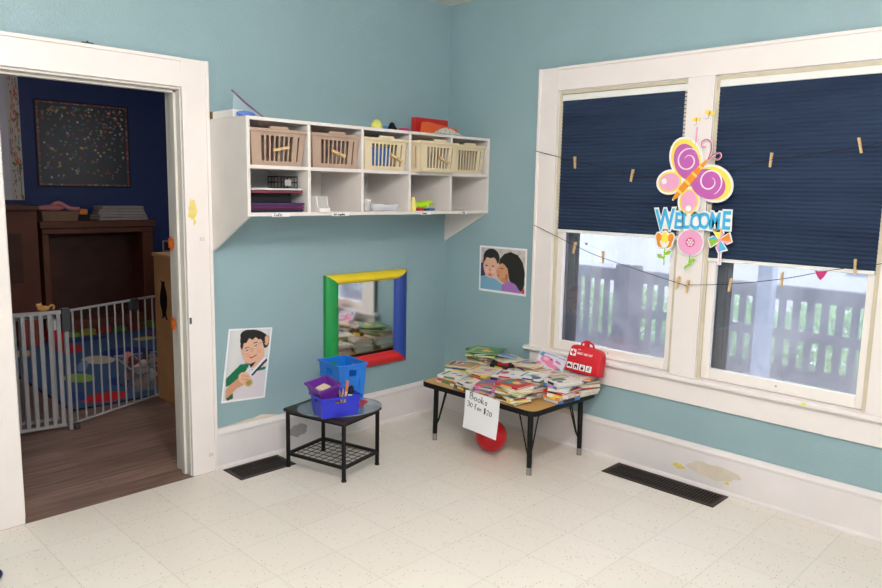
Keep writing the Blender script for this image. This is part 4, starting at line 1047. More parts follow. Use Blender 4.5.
for x in (-.006, 0, .006): ic.prism([(x - .0012, .002), (x + .0012, .002), (x + .0012, .013), (x - .0012, .013)], .0352, .0362, 0, at(2))
ic.prism(el(.004, .011, .0034, .0034, 0, 10), .0352, .0362, 0, at(3))
for P_ in (((0, .006), (-.003, -.002), (.005, -.012)), ((-.003, -.002), (-.011, -.011)), ((-.009, .002), (0, .006), (.010, .001))):
    for i in range(len(P_) - 1):
        a = Vector(P_[i]); b = Vector(P_[i + 1]); d_ = (b - a).normalized(); q = Vector((-d_.y, d_.x)) * .0018; ic.prism([tuple(a + q), tuple(b + q), tuple(b - q), tuple(a - q)], .0352, .0362 + i * .0001, 0, at(3))
ic.build('black_pictograms', M['ink'], kit)
text_mesh('FIRST AID KIT', .0175, mat('bag_print_white', (244, 240, 240), var=0), 'lettering', kit, TK @ Matrix.Translation((-.048, .100, .0348)), .0005, .0004)
text_mesh('24h', .013, mat('bag_print_white', (244, 240, 240), var=0), 'lettering', kit, TK @ Matrix.Translation((-.045, .124, .0335)), .0005, .0003)

# ------------------------------------------------------------------ small black table
P4 = [(-1.518, -.244), (-1.44, -.654), (-1.139, -.57), (-1.22, -.159)]
cx, cy = sum(p[0] for p in P4) / 4, sum(p[1] for p in P4) / 4
ang = R(13.5)
st = empty('side_table', (cx, cy, 0), ang, label='small black metal side table with dark wood top and wire lower shelf', cat='table')
hx, hy, SZt = .155, .205, .352
for sx_ in (-1, 1):
    for sy_ in (-1, 1):
        l = MB(); l.box((sx_ * hx - .009, sy_ * hy - .009, .012), (sx_ * hx + .009, sy_ * hy + .009, SZt - .018)); lo_ = l.build('leg', M['black'], st, bevel=.002)
        MB().lathe([(.013, 0), (.015, .006), (.011, .014)], 12, 0, Matrix.Translation((sx_ * hx, sy_ * hy, 0))).build('foot_cap', M['blackp'], lo_, smooth=True)
for z, nm_ in ((SZt - .018 - .016, 'upper_frame'), (.072, 'lower_frame')):
    f = MB()
    for s_ in (-1, 1): f.box((-hx, s_ * hy - .008, z), (hx, s_ * hy + .008, z + .016)); f.box((s_ * hx - .008, -hy, z), (s_ * hx + .008, hy, z + .016))
    f.build(nm_, M['black'], st)
f = MB(); f.box((-hx - .018, -hy - .018, SZt - .018), (hx + .018, hy + .018, SZt)); f.build('tabletop', M['espresso'], st, bevel=.002)
f = MB()
for i in range(1, 7): x = -hx + 2 * hx * i / 7; f.tube([(x, -hy, .084), (x, hy, .084)], .0022, 6)
for i in range(1, 9): y = -hy + 2 * hy * i / 9; f.tube([(-hx, y, .080), (hx, y, .080)], .0022, 6)
f.build('wire_shelf', M['black'], st)
# oval glass plate
gp = MB(); gp.prism(el(0, 0, .245, .190, 0, 48), 0, .007)
gm = mat('oval_glass', (150, 164, 176), rough=.06, var=0, spec=1.0, alpha=.6)
o = gp.build('glass_plate', gm, loc=(-1.300, -.435, SZt + .0005), bevel=.002); o.rotation_euler.z = R(-25); tag(o, 'oval grey glass plate lying on the small black table under the bins', 'glass plate')
ZG = SZt + .0082
def bin_(name, loc, rz, wb, db, wt, dt, h, m, label, cat, holes=True, rot=None, rim=.008, ribs=0, grp='plastic bins on the side table'):
    root = empty(name, loc, rz, label=label, cat=cat, group=grp, rot=rot)
    b = MB(); th = .003
    def ringp(t, i): w = (wb + (wt - wb) * t) / 2 - i; d = (db + (dt - db) * t) / 2 - i; return [(-w, -d, t * h), (w, -d, t * h), (w, d, t * h), (-w, d, t * h)]
    b.box((-wb / 2, -db / 2, 0), (wb / 2, db / 2, .004))
    for k in range(4):
        k2 = (k + 1) % 4
        def Q(u, t, i): a = Vector(ringp(t, i)[k]); c = Vector(ringp(t, i)[k2]); return a.lerp(c, u)
        def slab(u0, u1, t0, t1): b.frus([Q(u0, t0, 0), Q(u1, t0, 0), Q(u1, t0, th), Q(u0, t0, th)], [Q(u0, t1, 0), Q(u1, t1, 0), Q(u1, t1, th), Q(u0, t1, th)])
        if holes:
            slab(0, 1, 0, .68); slab(0, 1, .86, 1); slab(0, .36, .68, .86); slab(.64, 1, .68, .86)
        else: slab(0, 1, 0, 1)
        for r_ in range(ribs):
            u = (r_ + .7) / (ribs + .4); a0, a1 = Q(u - .02, .05, -.004), Q(u + .02, .05, -.004)
            b.frus([a0, a1, Q(u + .02, .05, 0), Q(u - .02, .05, 0)], [Q(u - .02, .62, -.004), Q(u + .02, .62, -.004), Q(u + .02, .62, 0), Q(u - .02, .62, 0)])
    b.build('bin_body', m, root)
    r = MB(); w, d = wt / 2, dt / 2
    for (a, c) in (((-w - rim, -d - rim), (w + rim, -d)), ((-w - rim, d), (w + rim, d + rim)), ((-w - rim, -d), (-w, d)), ((w, -d), (w + rim, d))): r.box((a[0], a[1], h - .010), (c[0], c[1], h + .002))
    r.build('bin_rim', m, root, bevel=.002)
    return root
bluep = mat('bright_blue_plastic', (28, 120, 216), rough=.35, var=.02); dblue = mat('royal_blue_plastic', (34, 44, 190), rough=.35, var=.02)
purp = mat('purple_plastic', (122, 50, 168), rough=.3, var=.02, alpha=.78)
bin_('plastic_crate', (-1.165, -.285, ZG), R(-6), .165, .205, .188, .235, .220, bluep, 'bright blue tall plastic crate, empty, at the back of the side table', 'crate', ribs=3)
bin_('plastic_bin', (-1.402, -.528, ZG), R(-14), .208, .140, .234, .162, .115, dblue, 'royal blue low plastic bin holding pens, at the front of the side table', 'bin', ribs=0)
bin_('plastic_basket', (-1.450, -.485, ZG + .100), 0, .105, .110, .135, .140, .078, purp, 'translucent purple small basket sitting tilted on the royal blue bin', 'basket', holes=False, rot=(R(8), R(-9), R(-4)))
# contents
skin = mat('beige_putty', (226, 204, 170), rough=.7)
mb = MB(); mb.box((-.038, -.026, 0), (.038, .026, .016)); o = mb.build('notepad', skin, loc=(-1.455, -.485, ZG + .140), bevel=.003); o.rotation_euler = (R(10), R(-6), R(15)); tag(o, 'beige notepad lying in the purple basket', 'notepad')
mb = MB(); mb.ball((0, 0, .018), (.035, .025, .018), 14); o = mb.build('craft_pouch', mat('pink_fabric', (206, 120, 130), rough=.8), loc=(-1.448, -.497, ZG + .112), smooth='all'); tag(o, 'pink soft pouch in the purple basket, under the notepad', 'pouch')
def pen(loc, rot, colr, capc, label, L=.12, r=.006):
    root = empty('marker_pen', loc, rot=rot, label=label, cat='pen', group='pens in the royal blue bin')
    MB().lathe([(r * .9, 0), (r, .01), (r, L * .65)], 10).build('barrel', mat('pen_%d_%d_%d' % colr, colr, var=0, rough=.4), root, smooth=True)
    MB().lathe([(r * 1.12, L * .65), (r * 1.12, L * .95), (r * .6, L)], 10).build('cap', mat('pen_%d_%d_%d' % capc, capc, var=0, rough=.4), root, smooth=True)
pen((-1.350, -.535, ZG + .006), (R(4), R(6), 0), (232, 200, 180), (214, 120, 70), 'cream marker with an orange cap standing tallest in the blue bin', .175, .008)
pen((-1.368, -.560, ZG + .006), (R(-6), R(-10), 0), (210, 200, 190), (150, 110, 60), 'thin pale pen with a brown cap leaning left in the blue bin', .135, .005)
pen((-1.378, -.535, ZG + .006), (R(4), R(8), 0), (60, 50, 50), (180, 160, 140), 'dark pen leaning right in the blue bin', .135, .005)
pen((-1.325, -.535, ZG + .006), (R(0), R(14), 0), (240, 240, 240), (24, 24, 26), 'white glue stick with a black cap at the right side of the blue bin', .140, .012)
mb = MB(); mb.box((-.045, -.03, 0), (.045, .03, .05)); o = mb.build('craft_box', mat('peach_card', (226, 160, 120), rough=.7, var=.3, scale=60), loc=(-1.402, -.528, ZG + .0045)); o.rotation_euler.z = R(-14); tag(o, 'peach coloured card box in the bottom of the blue bin', 'box')
mb = MB(); mb.box((-.05, -.02, 0), (.05, .02, .008)); o = mb.build('red_scissors_case', mat('red_glossy', (190, 40, 50), var=0, rough=.3), loc=(-1.17, -.475, ZG)); o.rotation_euler.z = R(30); tag(o, 'small flat red case on the glass plate beside the blue bin', 'case')

# ------------------------------------------------------------------ things in and on the cubby shelf
def simple(name, mb, m, label, cat, loc=None, rot=None, group=None, **kw):
    o = mb.build(name, m, loc=loc, **kw) if loc is not None else mb.build(name, m, **kw)
    if rot: o.rotation_euler = rot
    return tag(o, label, cat, group)
zc = ZS0 + .0195
mar = mat('maroon_plastic', (96, 30, 58), rough=.4); prp = mat('plum_plastic', (74, 44, 92), rough=.4); nv = mat('dark_navy_plastic', (34, 34, 66), rough=.4)
cu = cubx[0]
for i, (m_, t, z0, lb) in enumerate(((nv, .014, 0, 'navy tray, bottom of the stack in the lower left cubby'), (mar, .014, .0145, 'maroon tray, second in the stack in the lower left cubby'), (prp, .020, .029, 'plum tray, third in the stack in the lower left cubby'))):
    b = MB(); b.box((-.155, -.14, 0), (.155, .14, t * .4)); b.box((-.16, -.145, t * .4), (.16, -.137, t)); b.box((-.16, .137, t * .4), (.16, .145, t)); b.box((-.16, -.137, t * .4), (-.152, .137, t)); b.box((.152, -.137, t * .4), (.16, .137, t))
    simple('stacking_tray', b, m_, lb, 'tray', loc=(cu + .002 * i, -.235, zc + z0), group='trays in the lower left cubby')
b = MB(); b.box((-.13, -.10, 0), (.13, .12, .050)); simple('document_box', b, mat('black_card', (30, 32, 34), rough=.6), 'black flat box on the stacked trays in the lower left cubby', 'box', loc=(cu - .01, -.22, zc + .0495), bevel=.004)
b = MB(); b.box((-.155, -.145, 0), (.155, .145, .016)); simple('stacking_tray', b, mat('maroon_plastic2', (120, 52, 64), rough=.4), 'maroon paper tray on top of the black box in the lower left cubby', 'tray', loc=(cu + .0, -.235, zc + .100), group='trays in the lower left cubby', bevel=.003)
b = MB(); rr = random.Random(4)
for k in range(4):
    a = R(rr.uniform(-6, 6)); T = Matrix.Translation((rr.uniform(-.01, .01), rr.uniform(-.012, .01), k * .0022)) @ Matrix.Rotation(a, 4, 'Z'); b.box((-.145, -.14, 0), (.145, .13, .002), 0, T)
simple('loose_papers', b, M['paper'], 'loose white papers lying on the maroon tray in the lower left cubby', 'paper', loc=(cu, -.25, zc + .1165))
wbk = empty('wire_basket', (cu + .100, -.27, zc + .127), label='small black wire basket at the back of the lower left cubby', cat='basket')
b = MB()
for z in (0, .03, .06): b.tube([(-.06, -.05, z), (.06, -.05, z), (.06, .05, z), (-.06, .05, z)], .003, 6, closed=True)
for i in range(7): x = -.06 + .02 * i; b.tube([(x, .05, 0), (x, .05, .06)], .0022, 5); b.tube([(x, -.05, 0), (x, -.05, .06)], .0022, 5); b.tube([(x, -.05, 0), (x, .05, 0)], .0022, 5)
b.build('wire_mesh', M['black'], wbk)
b = MB(); b.box((-.02, -.052, .012), (.02, -.049, .045)); b.build('tag_card', M['greymottle'], wbk)
# cubby 2: white magazine holder
b = MB(); b.prism([(0, 0), (.13, 0), (.13, .02), (.11, .03), (.10, .085), (0, .085)], 0, .003, 0, Matrix(((0, 0, 1, 0), (-1, 0, 0, 0), (0, 1, 0, 0), (0, 0, 0, 1)))); b.prism([(0, 0), (.13, 0), (.13, .02), (.11, .03), (.10, .085), (0, .085)], .07, .073, 0, Matrix(((0, 0, 1, 0), (-1, 0, 0, 0), (0, 1, 0, 0), (0, 0, 0, 1)))); b.box((.003, -.13, 0), (.07, 0, .003)); b.box((.003, -.13, .003), (.07, -.127, .02)); b.box((.003, -.003, .003), (.07, 0, .085))
simple('file_holder', b, M['whitep'], 'low white plastic file holder in the second lower cubby', 'holder', loc=(cubx[1] - .132, -.29, zc))
# cubby 3: clear tray with pens, small cup
clr = mat('clear_plastic', (236, 240, 244), rough=.15, var=0, alpha=.4)
tray = empty('clear_tray', (cubx[2] + .005, -.318, zc), label='clear shallow plastic tray of craft bits in the third lower cubby', cat='tray')
b = MB(); b.box((-.09, -.06, 0), (.09, .06, .003)); b.frus([(-.09, -.06, .003), (.09, -.06, .003), (.09, -.057, .003), (-.09, -.057, .003)], [(-.10, -.07, .04), (.10, -.07, .04), (.10, -.067, .04), (-.10, -.067, .04)]); b.frus([(-.09, .057, .003), (.09, .057, .003), (.09, .06, .003), (-.09, .06, .003)], [(-.10, .067, .04), (.10, .067, .04), (.10, .07, .04), (-.10, .07, .04)]); b.frus([(-.09, -.057, .003), (-.087, -.057, .003), (-.087, .057, .003), (-.09, .057, .003)], [(-.10, -.067, .04), (-.097, -.067, .04), (-.097, .067, .04), (-.10, .067, .04)]); b.frus([(.087, -.057, .003), (.09, -.057, .003), (.09, .057, .003), (.087, .057, .003)], [(.097, -.067, .04), (.10, -.067, .04), (.10, .067, .04), (.097, .067, .04)])
b.build('tray_body', clr, tray)
b = MB(); rr = random.Random(9)
for k in range(26): x, y = rr.uniform(-.08, .08), rr.uniform(-.05, .045); b.box((x - .006, y - .004, .003), (x + .006, y + .004, .012 + rr.uniform(0, .008)), k % 4)
simple('craft_beads', b, [mat('bead_%s' % k, v, var=0) for k, v in dict(w=(236, 236, 240), p=(226, 130, 160), b=(90, 140, 200), l=(190, 160, 210)).items()], 'mixed coloured craft beads lying in the clear tray', 'beads', loc=(cubx[2] + .005, -.318, zc + .0001), )['kind'] = 'stuff'
b = MB(); b.lathe([(.020, 0), (.026, .07), (.024, .07), (.018, .004)], 18); simple('plastic_cup', b, clr, 'small clear cup at the left side of the third lower cubby', 'cup', loc=(cubx[2] - .125, -.365, zc), smooth=True)
b = MB(); b.lathe([(.016, 0), (.020, .03), (.012, .038)], 14); simple('glue_pot', b, mat('orange_yellow_plastic', (240, 170, 40), var=0), 'small orange pot inside the clear cup in the third lower cubby', 'pot', loc=(cubx[2] - .125, -.365, zc + .005), smooth=True)
# cubby 4: lime toy + bits
lime = mat('lime_rubber', (178, 224, 30), rough=.45, var=.05)
dn = empty('toy_dinosaur', (cubx[3] - .02, -.345, zc + .018), R(-8), label='lime green toy dinosaur lying in the fourth lower cubby', cat='toy')
b = MB(); b.tube(sag([(-.085, 0, .014), (-.05, 0, .018), (0, 0, .022), (.04, 0, .030), (.07, 0, .032), (.095, 0, .024)], 4), [.004 + .018 * math.sin(math.pi * min(1, .12 + i / 21)) for i in range(21)], 12); b.build('dinosaur_body', lime, dn, smooth='all')
for (x, y) in ((-.02, -.014), (-.02, .014), (.03, -.014), (.03, .014)):
    MB().tube([(x, y, .018), (x - .004, y * 1.5, .002)], [.008, .006], 8).build('leg', lime, dn, smooth=True)
for i, (dx, c, nm, s) in enumerate(((-.10, (236, 214, 70), 'yellow', .03), (-.045, (206, 60, 50), 'red', .018), (.01, (40, 44, 52), 'black', .016), (.06, (60, 120, 200), 'blue', .018))):
    b = MB(); b.box((-.024, -.016, 0), (.024, .016, s * .9)); simple('toy_block', b, mat('toy_' + nm, c, var=0, rough=.4), '%s toy block beside the lime dinosaur in the fourth lower cubby' % nm, 'toy block', loc=(cubx[3] + dx, -.345 if i else -.30, zc), rot=(0, 0, R(7 * i)), group='toy blocks in the fourth lower cubby', bevel=.003)
b = MB(); b.lathe([(.018, 0), (.022, .03), (.014, .07), (.008, .085)], 14); simple('toy_bottle', b, mat('pale_yellow', (236, 222, 130), var=0), 'pale yellow toy bottle at the left of the fourth lower cubby', 'toy', loc=(cubx[3] - .122, -.368, zc), smooth=True)
# on top of the shelf
zt = ZS1 + .0005
cb = empty('card_box', (XS0 + .034, -.150, zt), R(-3), label='long white card box on the shelf top beside the doorway', cat='box')
MB().box((-.03, -.13, 0), (.03, .13, .038)).build('box_body', M['whitep'], cb, bevel=.002)
MB().box((-.032, .10, .0), (.032, .132, .039)).build('end_band', mat('olive_tape', (128, 116, 72), var=.1), cb)
zipb = empty('zip_bag', (-1.792, -.30, zt), R(0), label='clear zip bag with blue contents and a purple slider at the shelf top left', cat='bag')
bagm = mat('clear_poly_bag', (214, 228, 240), rough=.12, var=0, alpha=.14)
b = MB()
nb = 10; vs = []; fs = []
for j in range(nb + 1):
    v = j / nb
    for i in range(nb + 1):
        u = i / nb; hgt = (.112 * (1 - u) + .012) * v
        th_ = .022 * (1 - v) * math.sin(math.pi * min(.96, u + .08)) + .001
        vs.append((-.075 + .165 * u, -th_ + .006 * math.sin(7 * u + 5 * v), hgt))
for j in range(nb + 1):
    v = j / nb
    for i in range(nb + 1):
        u = i / nb; hgt = (.112 * (1 - u) + .012) * v; th_ = .022 * (1 - v) * math.sin(math.pi * min(.96, u + .08)) + .001
        vs.append((-.075 + .165 * u, th_ + .006 * math.sin(7 * u + 5 * v), hgt))
Nn = (nb + 1) ** 2
for j in range(nb):
    for i in range(nb):
        a = j * (nb + 1) + i; fs.append((a, a + 1, a + nb + 2, a + nb + 1)); fs.append((Nn + a, Nn + a + nb + 1, Nn + a + nb + 2, Nn + a + 1))
b.add(vs, fs); b.build('bag_film', bagm, zipb, smooth='all')
b = MB(); b.tube([(-.082, 0, .128), (.0, .003, .070), (.098, 0, .008)], .0052, 6); b.build('slider', mat('purple_slider', (116, 70, 112), var=0), zipb)
b = MB(); b.ball((0, 0, .016), (.055, .016, .017), 16, f=None); simple('blue_beads', b, mat('blue_beads', (48, 104, 200), rough=.4, var=.3, scale=80, bump=.8, bscale=90), 'blue craft pieces inside the clear zip bag', 'beads', loc=(-1.797, -.30, zt), smooth='all')['kind'] = 'stuff'
b = MB(); b.lathe([(.030, 0), (.036, .014), (.032, .034), (.019, .052), (.006, .060)], 20); simple('toy_pear', b, mat('pale_lime', (222, 220, 110), var=.05), 'pale yellow green pear-shaped toy on the shelf top', 'toy', loc=(-.922, -.30, zt), smooth='all')
b = MB(); b.box((-.02, -.015, 0), (.02, .015, .028)); simple('toy_brick', b, mat('sky_toy', (70, 140, 200), var=0), 'small blue toy brick on the shelf top', 'toy', loc=(-.845, -.28, zt), bevel=.003)
b = MB(); b.lathe([(.030, 0), (.034, .012), (.022, .028), (.014, .046), (.004, .052)], 16); simple('black_knob', b, M['blackp'], 'black rounded toy on the shelf top beside the blue brick', 'toy', loc=(-.800, -.30, zt), smooth='all')
b = MB(); b.box((-.028, -.02, 0), (.028, .02, .022)); simple('pink_eraser', b, mat('magenta_rubber', (196, 40, 110), var=0), 'magenta eraser block on the shelf top', 'eraser', loc=(-.710, -.31, zt), bevel=.003)
b = MB(); b.box((-.15, -.01, 0), (.15, .03, .112)); simple('red_folder_box', b, mat('red_card', (190, 34, 34), rough=.5), 'upright red box at the back of the shelf top', 'box', loc=(-.370, -.20, zt), bevel=.002)
b = MB(); b.frus([(-.145, -.05, 0), (.15, -.05, 0), (.15, .02, 0), (-.145, .02, 0)], [(-.130, -.04, .080), (.145, -.04, .050), (.145, .02, .050), (-.130, .02, .080)]); simple('orange_folder', b, mat('orange_card', (226, 96, 44), rough=.5), 'orange folder box in front of the red box on the shelf top', 'box', loc=(-.362, -.255, zt), bevel=.002)
b = MB(); rr = random.Random(3); vs = []; fs = []; nb = 16
for j in range(nb + 1):
    for i in range(nb + 1):
        u, v = i / nb, j / nb; e = math.sin(math.pi * u) * math.sin(math.pi * v); vs.append((-.12 + .25 * u, -.05 + .09 * v, .003 + e * (.045 + rr.uniform(-.012, .012)) * (1.2 - u * .7)))
for j in range(nb):
    for i in range(nb): a = j * (nb + 1) + i; fs.append((a, a + 1, a + nb + 2, a + nb + 1))
b.add(vs, fs); b.add([(-.12, -.05, 0), (.13, -.05, 0), (.13, .04, 0), (-.12, .04, 0)], [(3, 2, 1, 0)])
newsm = mat('newsprint', (196, 196, 186), rough=.9, var=.45, scale=90)
simple('crumpled_newspaper', b, newsm, 'crumpled grey newspaper at the shelf top front edge', 'newspaper', loc=(-.365, -.345, zt))

# ------------------------------------------------------------------ floor registers
def register(x0, x1, y0, y1, label, along):
    root = empty('floor_register', ((x0 + x1) / 2, (y0 + y1) / 2, 0), label=label, cat='vent', group='floor vents by the baseboards')
    hx, hy = (x1 - x0) / 2, (y1 - y0) / 2; b = MB(); e = .022
    b.box((-hx, -hy, 0.0003), (hx, -hy + e, .005)); b.box((-hx, hy - e, .0003), (hx, hy, .005)); b.box((-hx, -hy + e, .0003), (-hx + e, hy - e, .005)); b.box((hx - e, -hy + e, .0003), (hx, hy - e, .005))
    b.build('vent_frame', M['register'], root, bevel=.0015)
    MB().box((-hx + e, -hy + e, .0002), (hx - e, hy - e, .0008)).build('duct_opening', M['void'], root)
    s = MB()
    if along == 'x':
        n = 20
        for i in range(n): x = -hx + e + (2 * hx - 2 * e) * (i + .5) / n; s.box((x - .0018, -hy + e, .001), (x + .0018, hy - e, .0042))
        s.box((-hx + e, -.003, .001), (hx - e, .003, .0045))
    else:
        n = 34
        for i in range(n): y = -hy + e + (2 * hy - 2 * e) * (i + .5) / n; s.box((-hx + e, y - .0022, .001), (hx - e, y + .0022, .0042))
        s.box((-.003, -hy + e, .001), (.003, hy - e, .0045))
    s.build('louvres', M['register'], root)
register(-1.835, -1.475, -.245, -.045, 'dark brown floor vent beside the doorway, next to the small black table', 'x')
register(-.235, -.042, -2.205, -1.532, 'long dark brown floor vent below the right window', 'y')
b = MB(); b.ball((0, 0, .02), (.035, .045, .02), 16); simple('toy_shoe', b, mat('navy_rubber', (30, 34, 96), var=0), 'dark blue rounded object on the floor at the far left edge', 'toy', loc=(-3.095, -.47, 0), smooth='all')
# orange sun stickers on the jamb and strike plate
def sun(y, z, s_, lb):
    root = empty('sun_sticker', (jr - .0146, y, z), label=lb, cat='sticker', group='orange sticker suns on the door jamb')
    b = MB(); P_ = []
    for i in range(20): r_ = .042 * s_ if i % 2 == 0 else .030 * s_; P_.append((r_ * math.cos(i * math.pi / 10), r_ * math.sin(i * math.pi / 10)))
    TT = Matrix(((0, 0, -1, 0), (-1, 0, 0, 0), (0, 1, 0, 0), (0, 0, 0, 1))); b.prism(P_, 0, .0015, 0, TT); b.build('rays', mat('orange_foam', (240, 110, 40), var=.02), root)
    b = MB(); b.prism(el(0, 0, .014 * s_, .014 * s_), .0015, .003, 0, TT); b.build('centre', mat('amber_foam', (236, 150, 60), var=.02), root)
sun(.118, 1.295, 1, 'orange foam sun sticker on the door jamb, the upper one'); sun(.125, .85, .95, 'orange foam sun sticker on the door jamb, the lower one')
b = MB(); b.box((XD1 + .004, -.0215, .865), (XD1 + .016, -.020, .90)); simple('strike_plate', b, M['gatek'], 'small dark latch plate on the right door casing edge', 'latch')
b = MB(); write('zz', 0, 0, .03, TL(-1.925, -.0205, 1.315), b, .0012); write('zz', .02, -1.22, .028, TL(-1.925, -.0205, 1.315), b, .0012); simple('pencil_scribble', b, mat('pencil_grey', (150, 150, 158), var=0), 'faint grey scribbles on the right door casing', 'scribble')
b = MB(); b.box((-2.485, -.031, 2.2582), (-2.435, -.012, 2.264)); b.prism([(-2.470, 2.262), (-2.460, 2.272), (-2.450, 2.262)], .014, .028, 0, TL(0, 0, 0)); simple('metal_hook', b, M['gatek'], 'tiny dark hook on top of the door casing', 'hook')

# ------------------------------------------------------------------ safety gate
gA = Vector((-2.52, 1.305, 0)); gB = Vector((-2.225, 1.262, 0)); gC = Vector((-1.50, 1.545, 0))
def gate_panel(name, p0, p1, z0, z1, nbar, rb_, rr_, label, flat=False):
    d = (p1 - p0); L = d.length; a = math.atan2(d.y, d.x)
    root = empty(name, p0, a, label=label, cat='gate', group='grey metal safety gate sections')
    fr = MB()
    if flat:
        MB().box((0, -.012, z1 - .024), (L, .012, z1)).build('top_rail', M['gate'], root, bevel=.003); MB().box((0, -.012, z0), (L, .012, z0 + .02)).build('bottom_rail', M['gate'], root, bevel=.003)
    else:
        MB().tube([(0, 0, z1 - rr_), (L, 0, z1 - rr_)], rr_, 10).build('top_rail', M['gate'], root, smooth=True); MB().tube([(0, 0, z0 + rr_), (L, 0, z0 + rr_)], rr_, 10).build('bottom_rail', M['gate'], root, smooth=True)
    for i in range(nbar):
        x = L * (i + .35) / (nbar - .3) if nbar > 1 else L / 2
        b = MB()
        if flat: b.box((x - .012, -.008, z0 + .02), (x + .012, .008, z1 - .024))
        else: b.tube([(x, 0, z0 + rr_), (x, 0, z1 - rr_)], rb_, 8)
        b.build('gate_bar', M['gate'], root, smooth=not flat, bevel=.002 if flat else 0)
    return root
gate_panel('safety_gate', gA, gB - Vector((.012, 0, 0)), .03, .80, 6, .012, .012, 'grey metal gate section with flat wide bars, nearest the left casing', True)
gate_panel('safety_gate', gA + Vector((.0, .10, 0)), gB + Vector((-.02, .10, 0)), .05, .76, 5, .012, .012, 'grey metal gate leaf folded behind the wide-barred section', True)
g3 = gate_panel('safety_gate', gB + Vector((.040, .008, 0)), gC, .03, .80, 11, .0065, .009, 'grey metal gate section with eleven thin bars, reaching the plywood cabinet')
pst = empty('gate_post', gB + Vector((.012, 0, 0)), label='grey gate post with charcoal latch between the wide and thin barred sections', cat='gate post')
MB().box((-.012, -.015, .0), (.012, .015, .66)).build('post', M['gate'], pst, bevel=.003)
MB().box((-.026, -.024, .66), (.026, .024, .812)).build('latch_housing', M['gatek'], pst, bevel=.006)
MB().lathe([(.022, 0), (.022, .03), (.014, .034)], 14, 0, Matrix.Translation((.03, -.02, .01))).build('hinge_knob', M['gatek'], pst, smooth=True)
lt = MB(); lt.box((.50, -.015, .715), (.575, .015, .80)); lt.build('latch_housing', M['gatek'], g3, bevel=.006)

# plush animal on the gate
tp = mat('tan_plush', (214, 158, 92), rough=.95, bump=.8, bscale=120)
pl = empty('plush_toy', (-2.335, 1.276, .801), R(-10), label='small tan plush animal lying on top of the gate', cat='plush toy'); pl.scale = (.72, .72, .72)
b = MB(); b.ball((0, 0, .026), (.05, .024, .026), 16); b.build('plush_body', tp, pl, smooth='all')
b = MB(); b.ball((-.03, -.006, .052), (.026, .022, .022), 14); b.ball((-.048, -.006, .066), .008, 8); b.ball((-.018, -.006, .072), .008, 8); b.build('head', tp, pl, smooth='all')
b = MB(); b.tube(sag([(.04, 0, .03), (.065, 0, .05), (.085, 0, .04), (.08, 0, .012)], 4), .009, 8); b.build('tail', tp, pl, smooth='all')

# ------------------------------------------------------------------ playroom contents
cab = empty('plywood_cabinet', (-1.20, 1.445, 0), label='tan plywood cabinet end with a black bird cutout, beyond the doorway', cat='cabinet')
MB().box((-.27, -.16, 0), (.27, .16, 1.085)).build('cabinet_body', M['boxwood'], cab, bevel=.003)
MB().box((-.28, -.165, 1.085), (.275, .165, 1.11)).build('cabinet_top', M['boxwood'], cab, bevel=.003)
b = MB(); bird = [(-.004, .915), (.010, .905), (.022, .912), (.030, .900), (.024, .885), (.032, .86), (.042, .80), (.040, .73), (.030, .68), (.036, .645), (.046, .63), (.030, .632), (.020, .66), (.010, .635), (-.006, .63), (.004, .65), (.0, .69), (-.012, .74), (-.012, .80), (.0, .86), (.006, .89)]
TX = Matrix(((0, 0, -1, -.272), (-1, 0, 0, .03), (0, 1, 0, 0), (0, 0, 0, 1)))
b.prism([((a - .016) * 2.1 + .026, b_) for a, b_ in bird], 0, .003, 0, TX); b.build('bird_cutout', M['blackp'], cab)
# dark sideboard at far wall
sb = empty('wooden_mantel', (-.72, 4.62, 0), label='long dark brown wooden mantel unit with a recessed dark back, under the bulletin board', cat='mantel')
def LX(x): return x + .72
b = MB(); b.box((LX(-1.40), -.22, 1.14), (LX(-.20), .36, 1.215)); b.box((LX(-1.38), -.20, 1.08), (LX(-.22), .36, 1.14)); b.build('mantel_top', M['darkwood'], sb, bevel=.008)
for x, w_ in ((-1.38, .06), (-.35, .12)): MB().box((LX(x), -.20, 0), (LX(x + w_), .36, 1.08)).build('pilaster', M['darkwood'], sb, bevel=.005)
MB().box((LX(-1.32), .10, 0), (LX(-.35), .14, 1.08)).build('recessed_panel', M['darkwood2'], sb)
MB().box((LX(-1.32), -.21, 0), (LX(-.35), .10, .16)).build('plinth', M['darkwood'], sb, bevel=.01)
hb = empty('wooden_bookcase', (-1.80, 4.50, 0), label='taller dark brown bookcase left of the mantel unit', cat='bookcase')
b = MB(); b.box((-.42, -.15, 0), (.36, .44, 1.335)); b.build('bookcase_body', M['darkwood'], hb, bevel=.004)
MB().box((-.45, -.19, 1.335), (.37, .46, 1.375)).build('bookcase_top', M['darkwood'], hb, bevel=.006)
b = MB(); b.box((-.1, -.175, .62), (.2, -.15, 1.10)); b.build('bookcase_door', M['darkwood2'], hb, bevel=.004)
b = MB(); wb_ = empty('display_board', (-1.655, 4.99, 1.42), label='white display board with a colourful patterned border strip on the blue wall', cat='board')
MB().box((-.55, -.02, 0), (.29, .0, 1.30)).build('board_panel', mat('pale_lilac_board', (236, 230, 240), var=.03), wb_)
rr = random.Random(5); dots = [('e', rr.choice([(200, 60, 60), (230, 160, 60), (90, 130, 90), (220, 120, 50), (190, 70, 120)]), rr.uniform(.1, .9), rr.random(), rr.uniform(.06, .2), rr.uniform(.005, .017), rr.uniform(0, 90)) for _ in range(75)]
painted(shapes_fn((220, 210, 200), dots), .12, 1.30, 14, 150, TL(.17, -.0212, 0)).build('border_strip', paint_mat('printed_paper', .3), wb_)
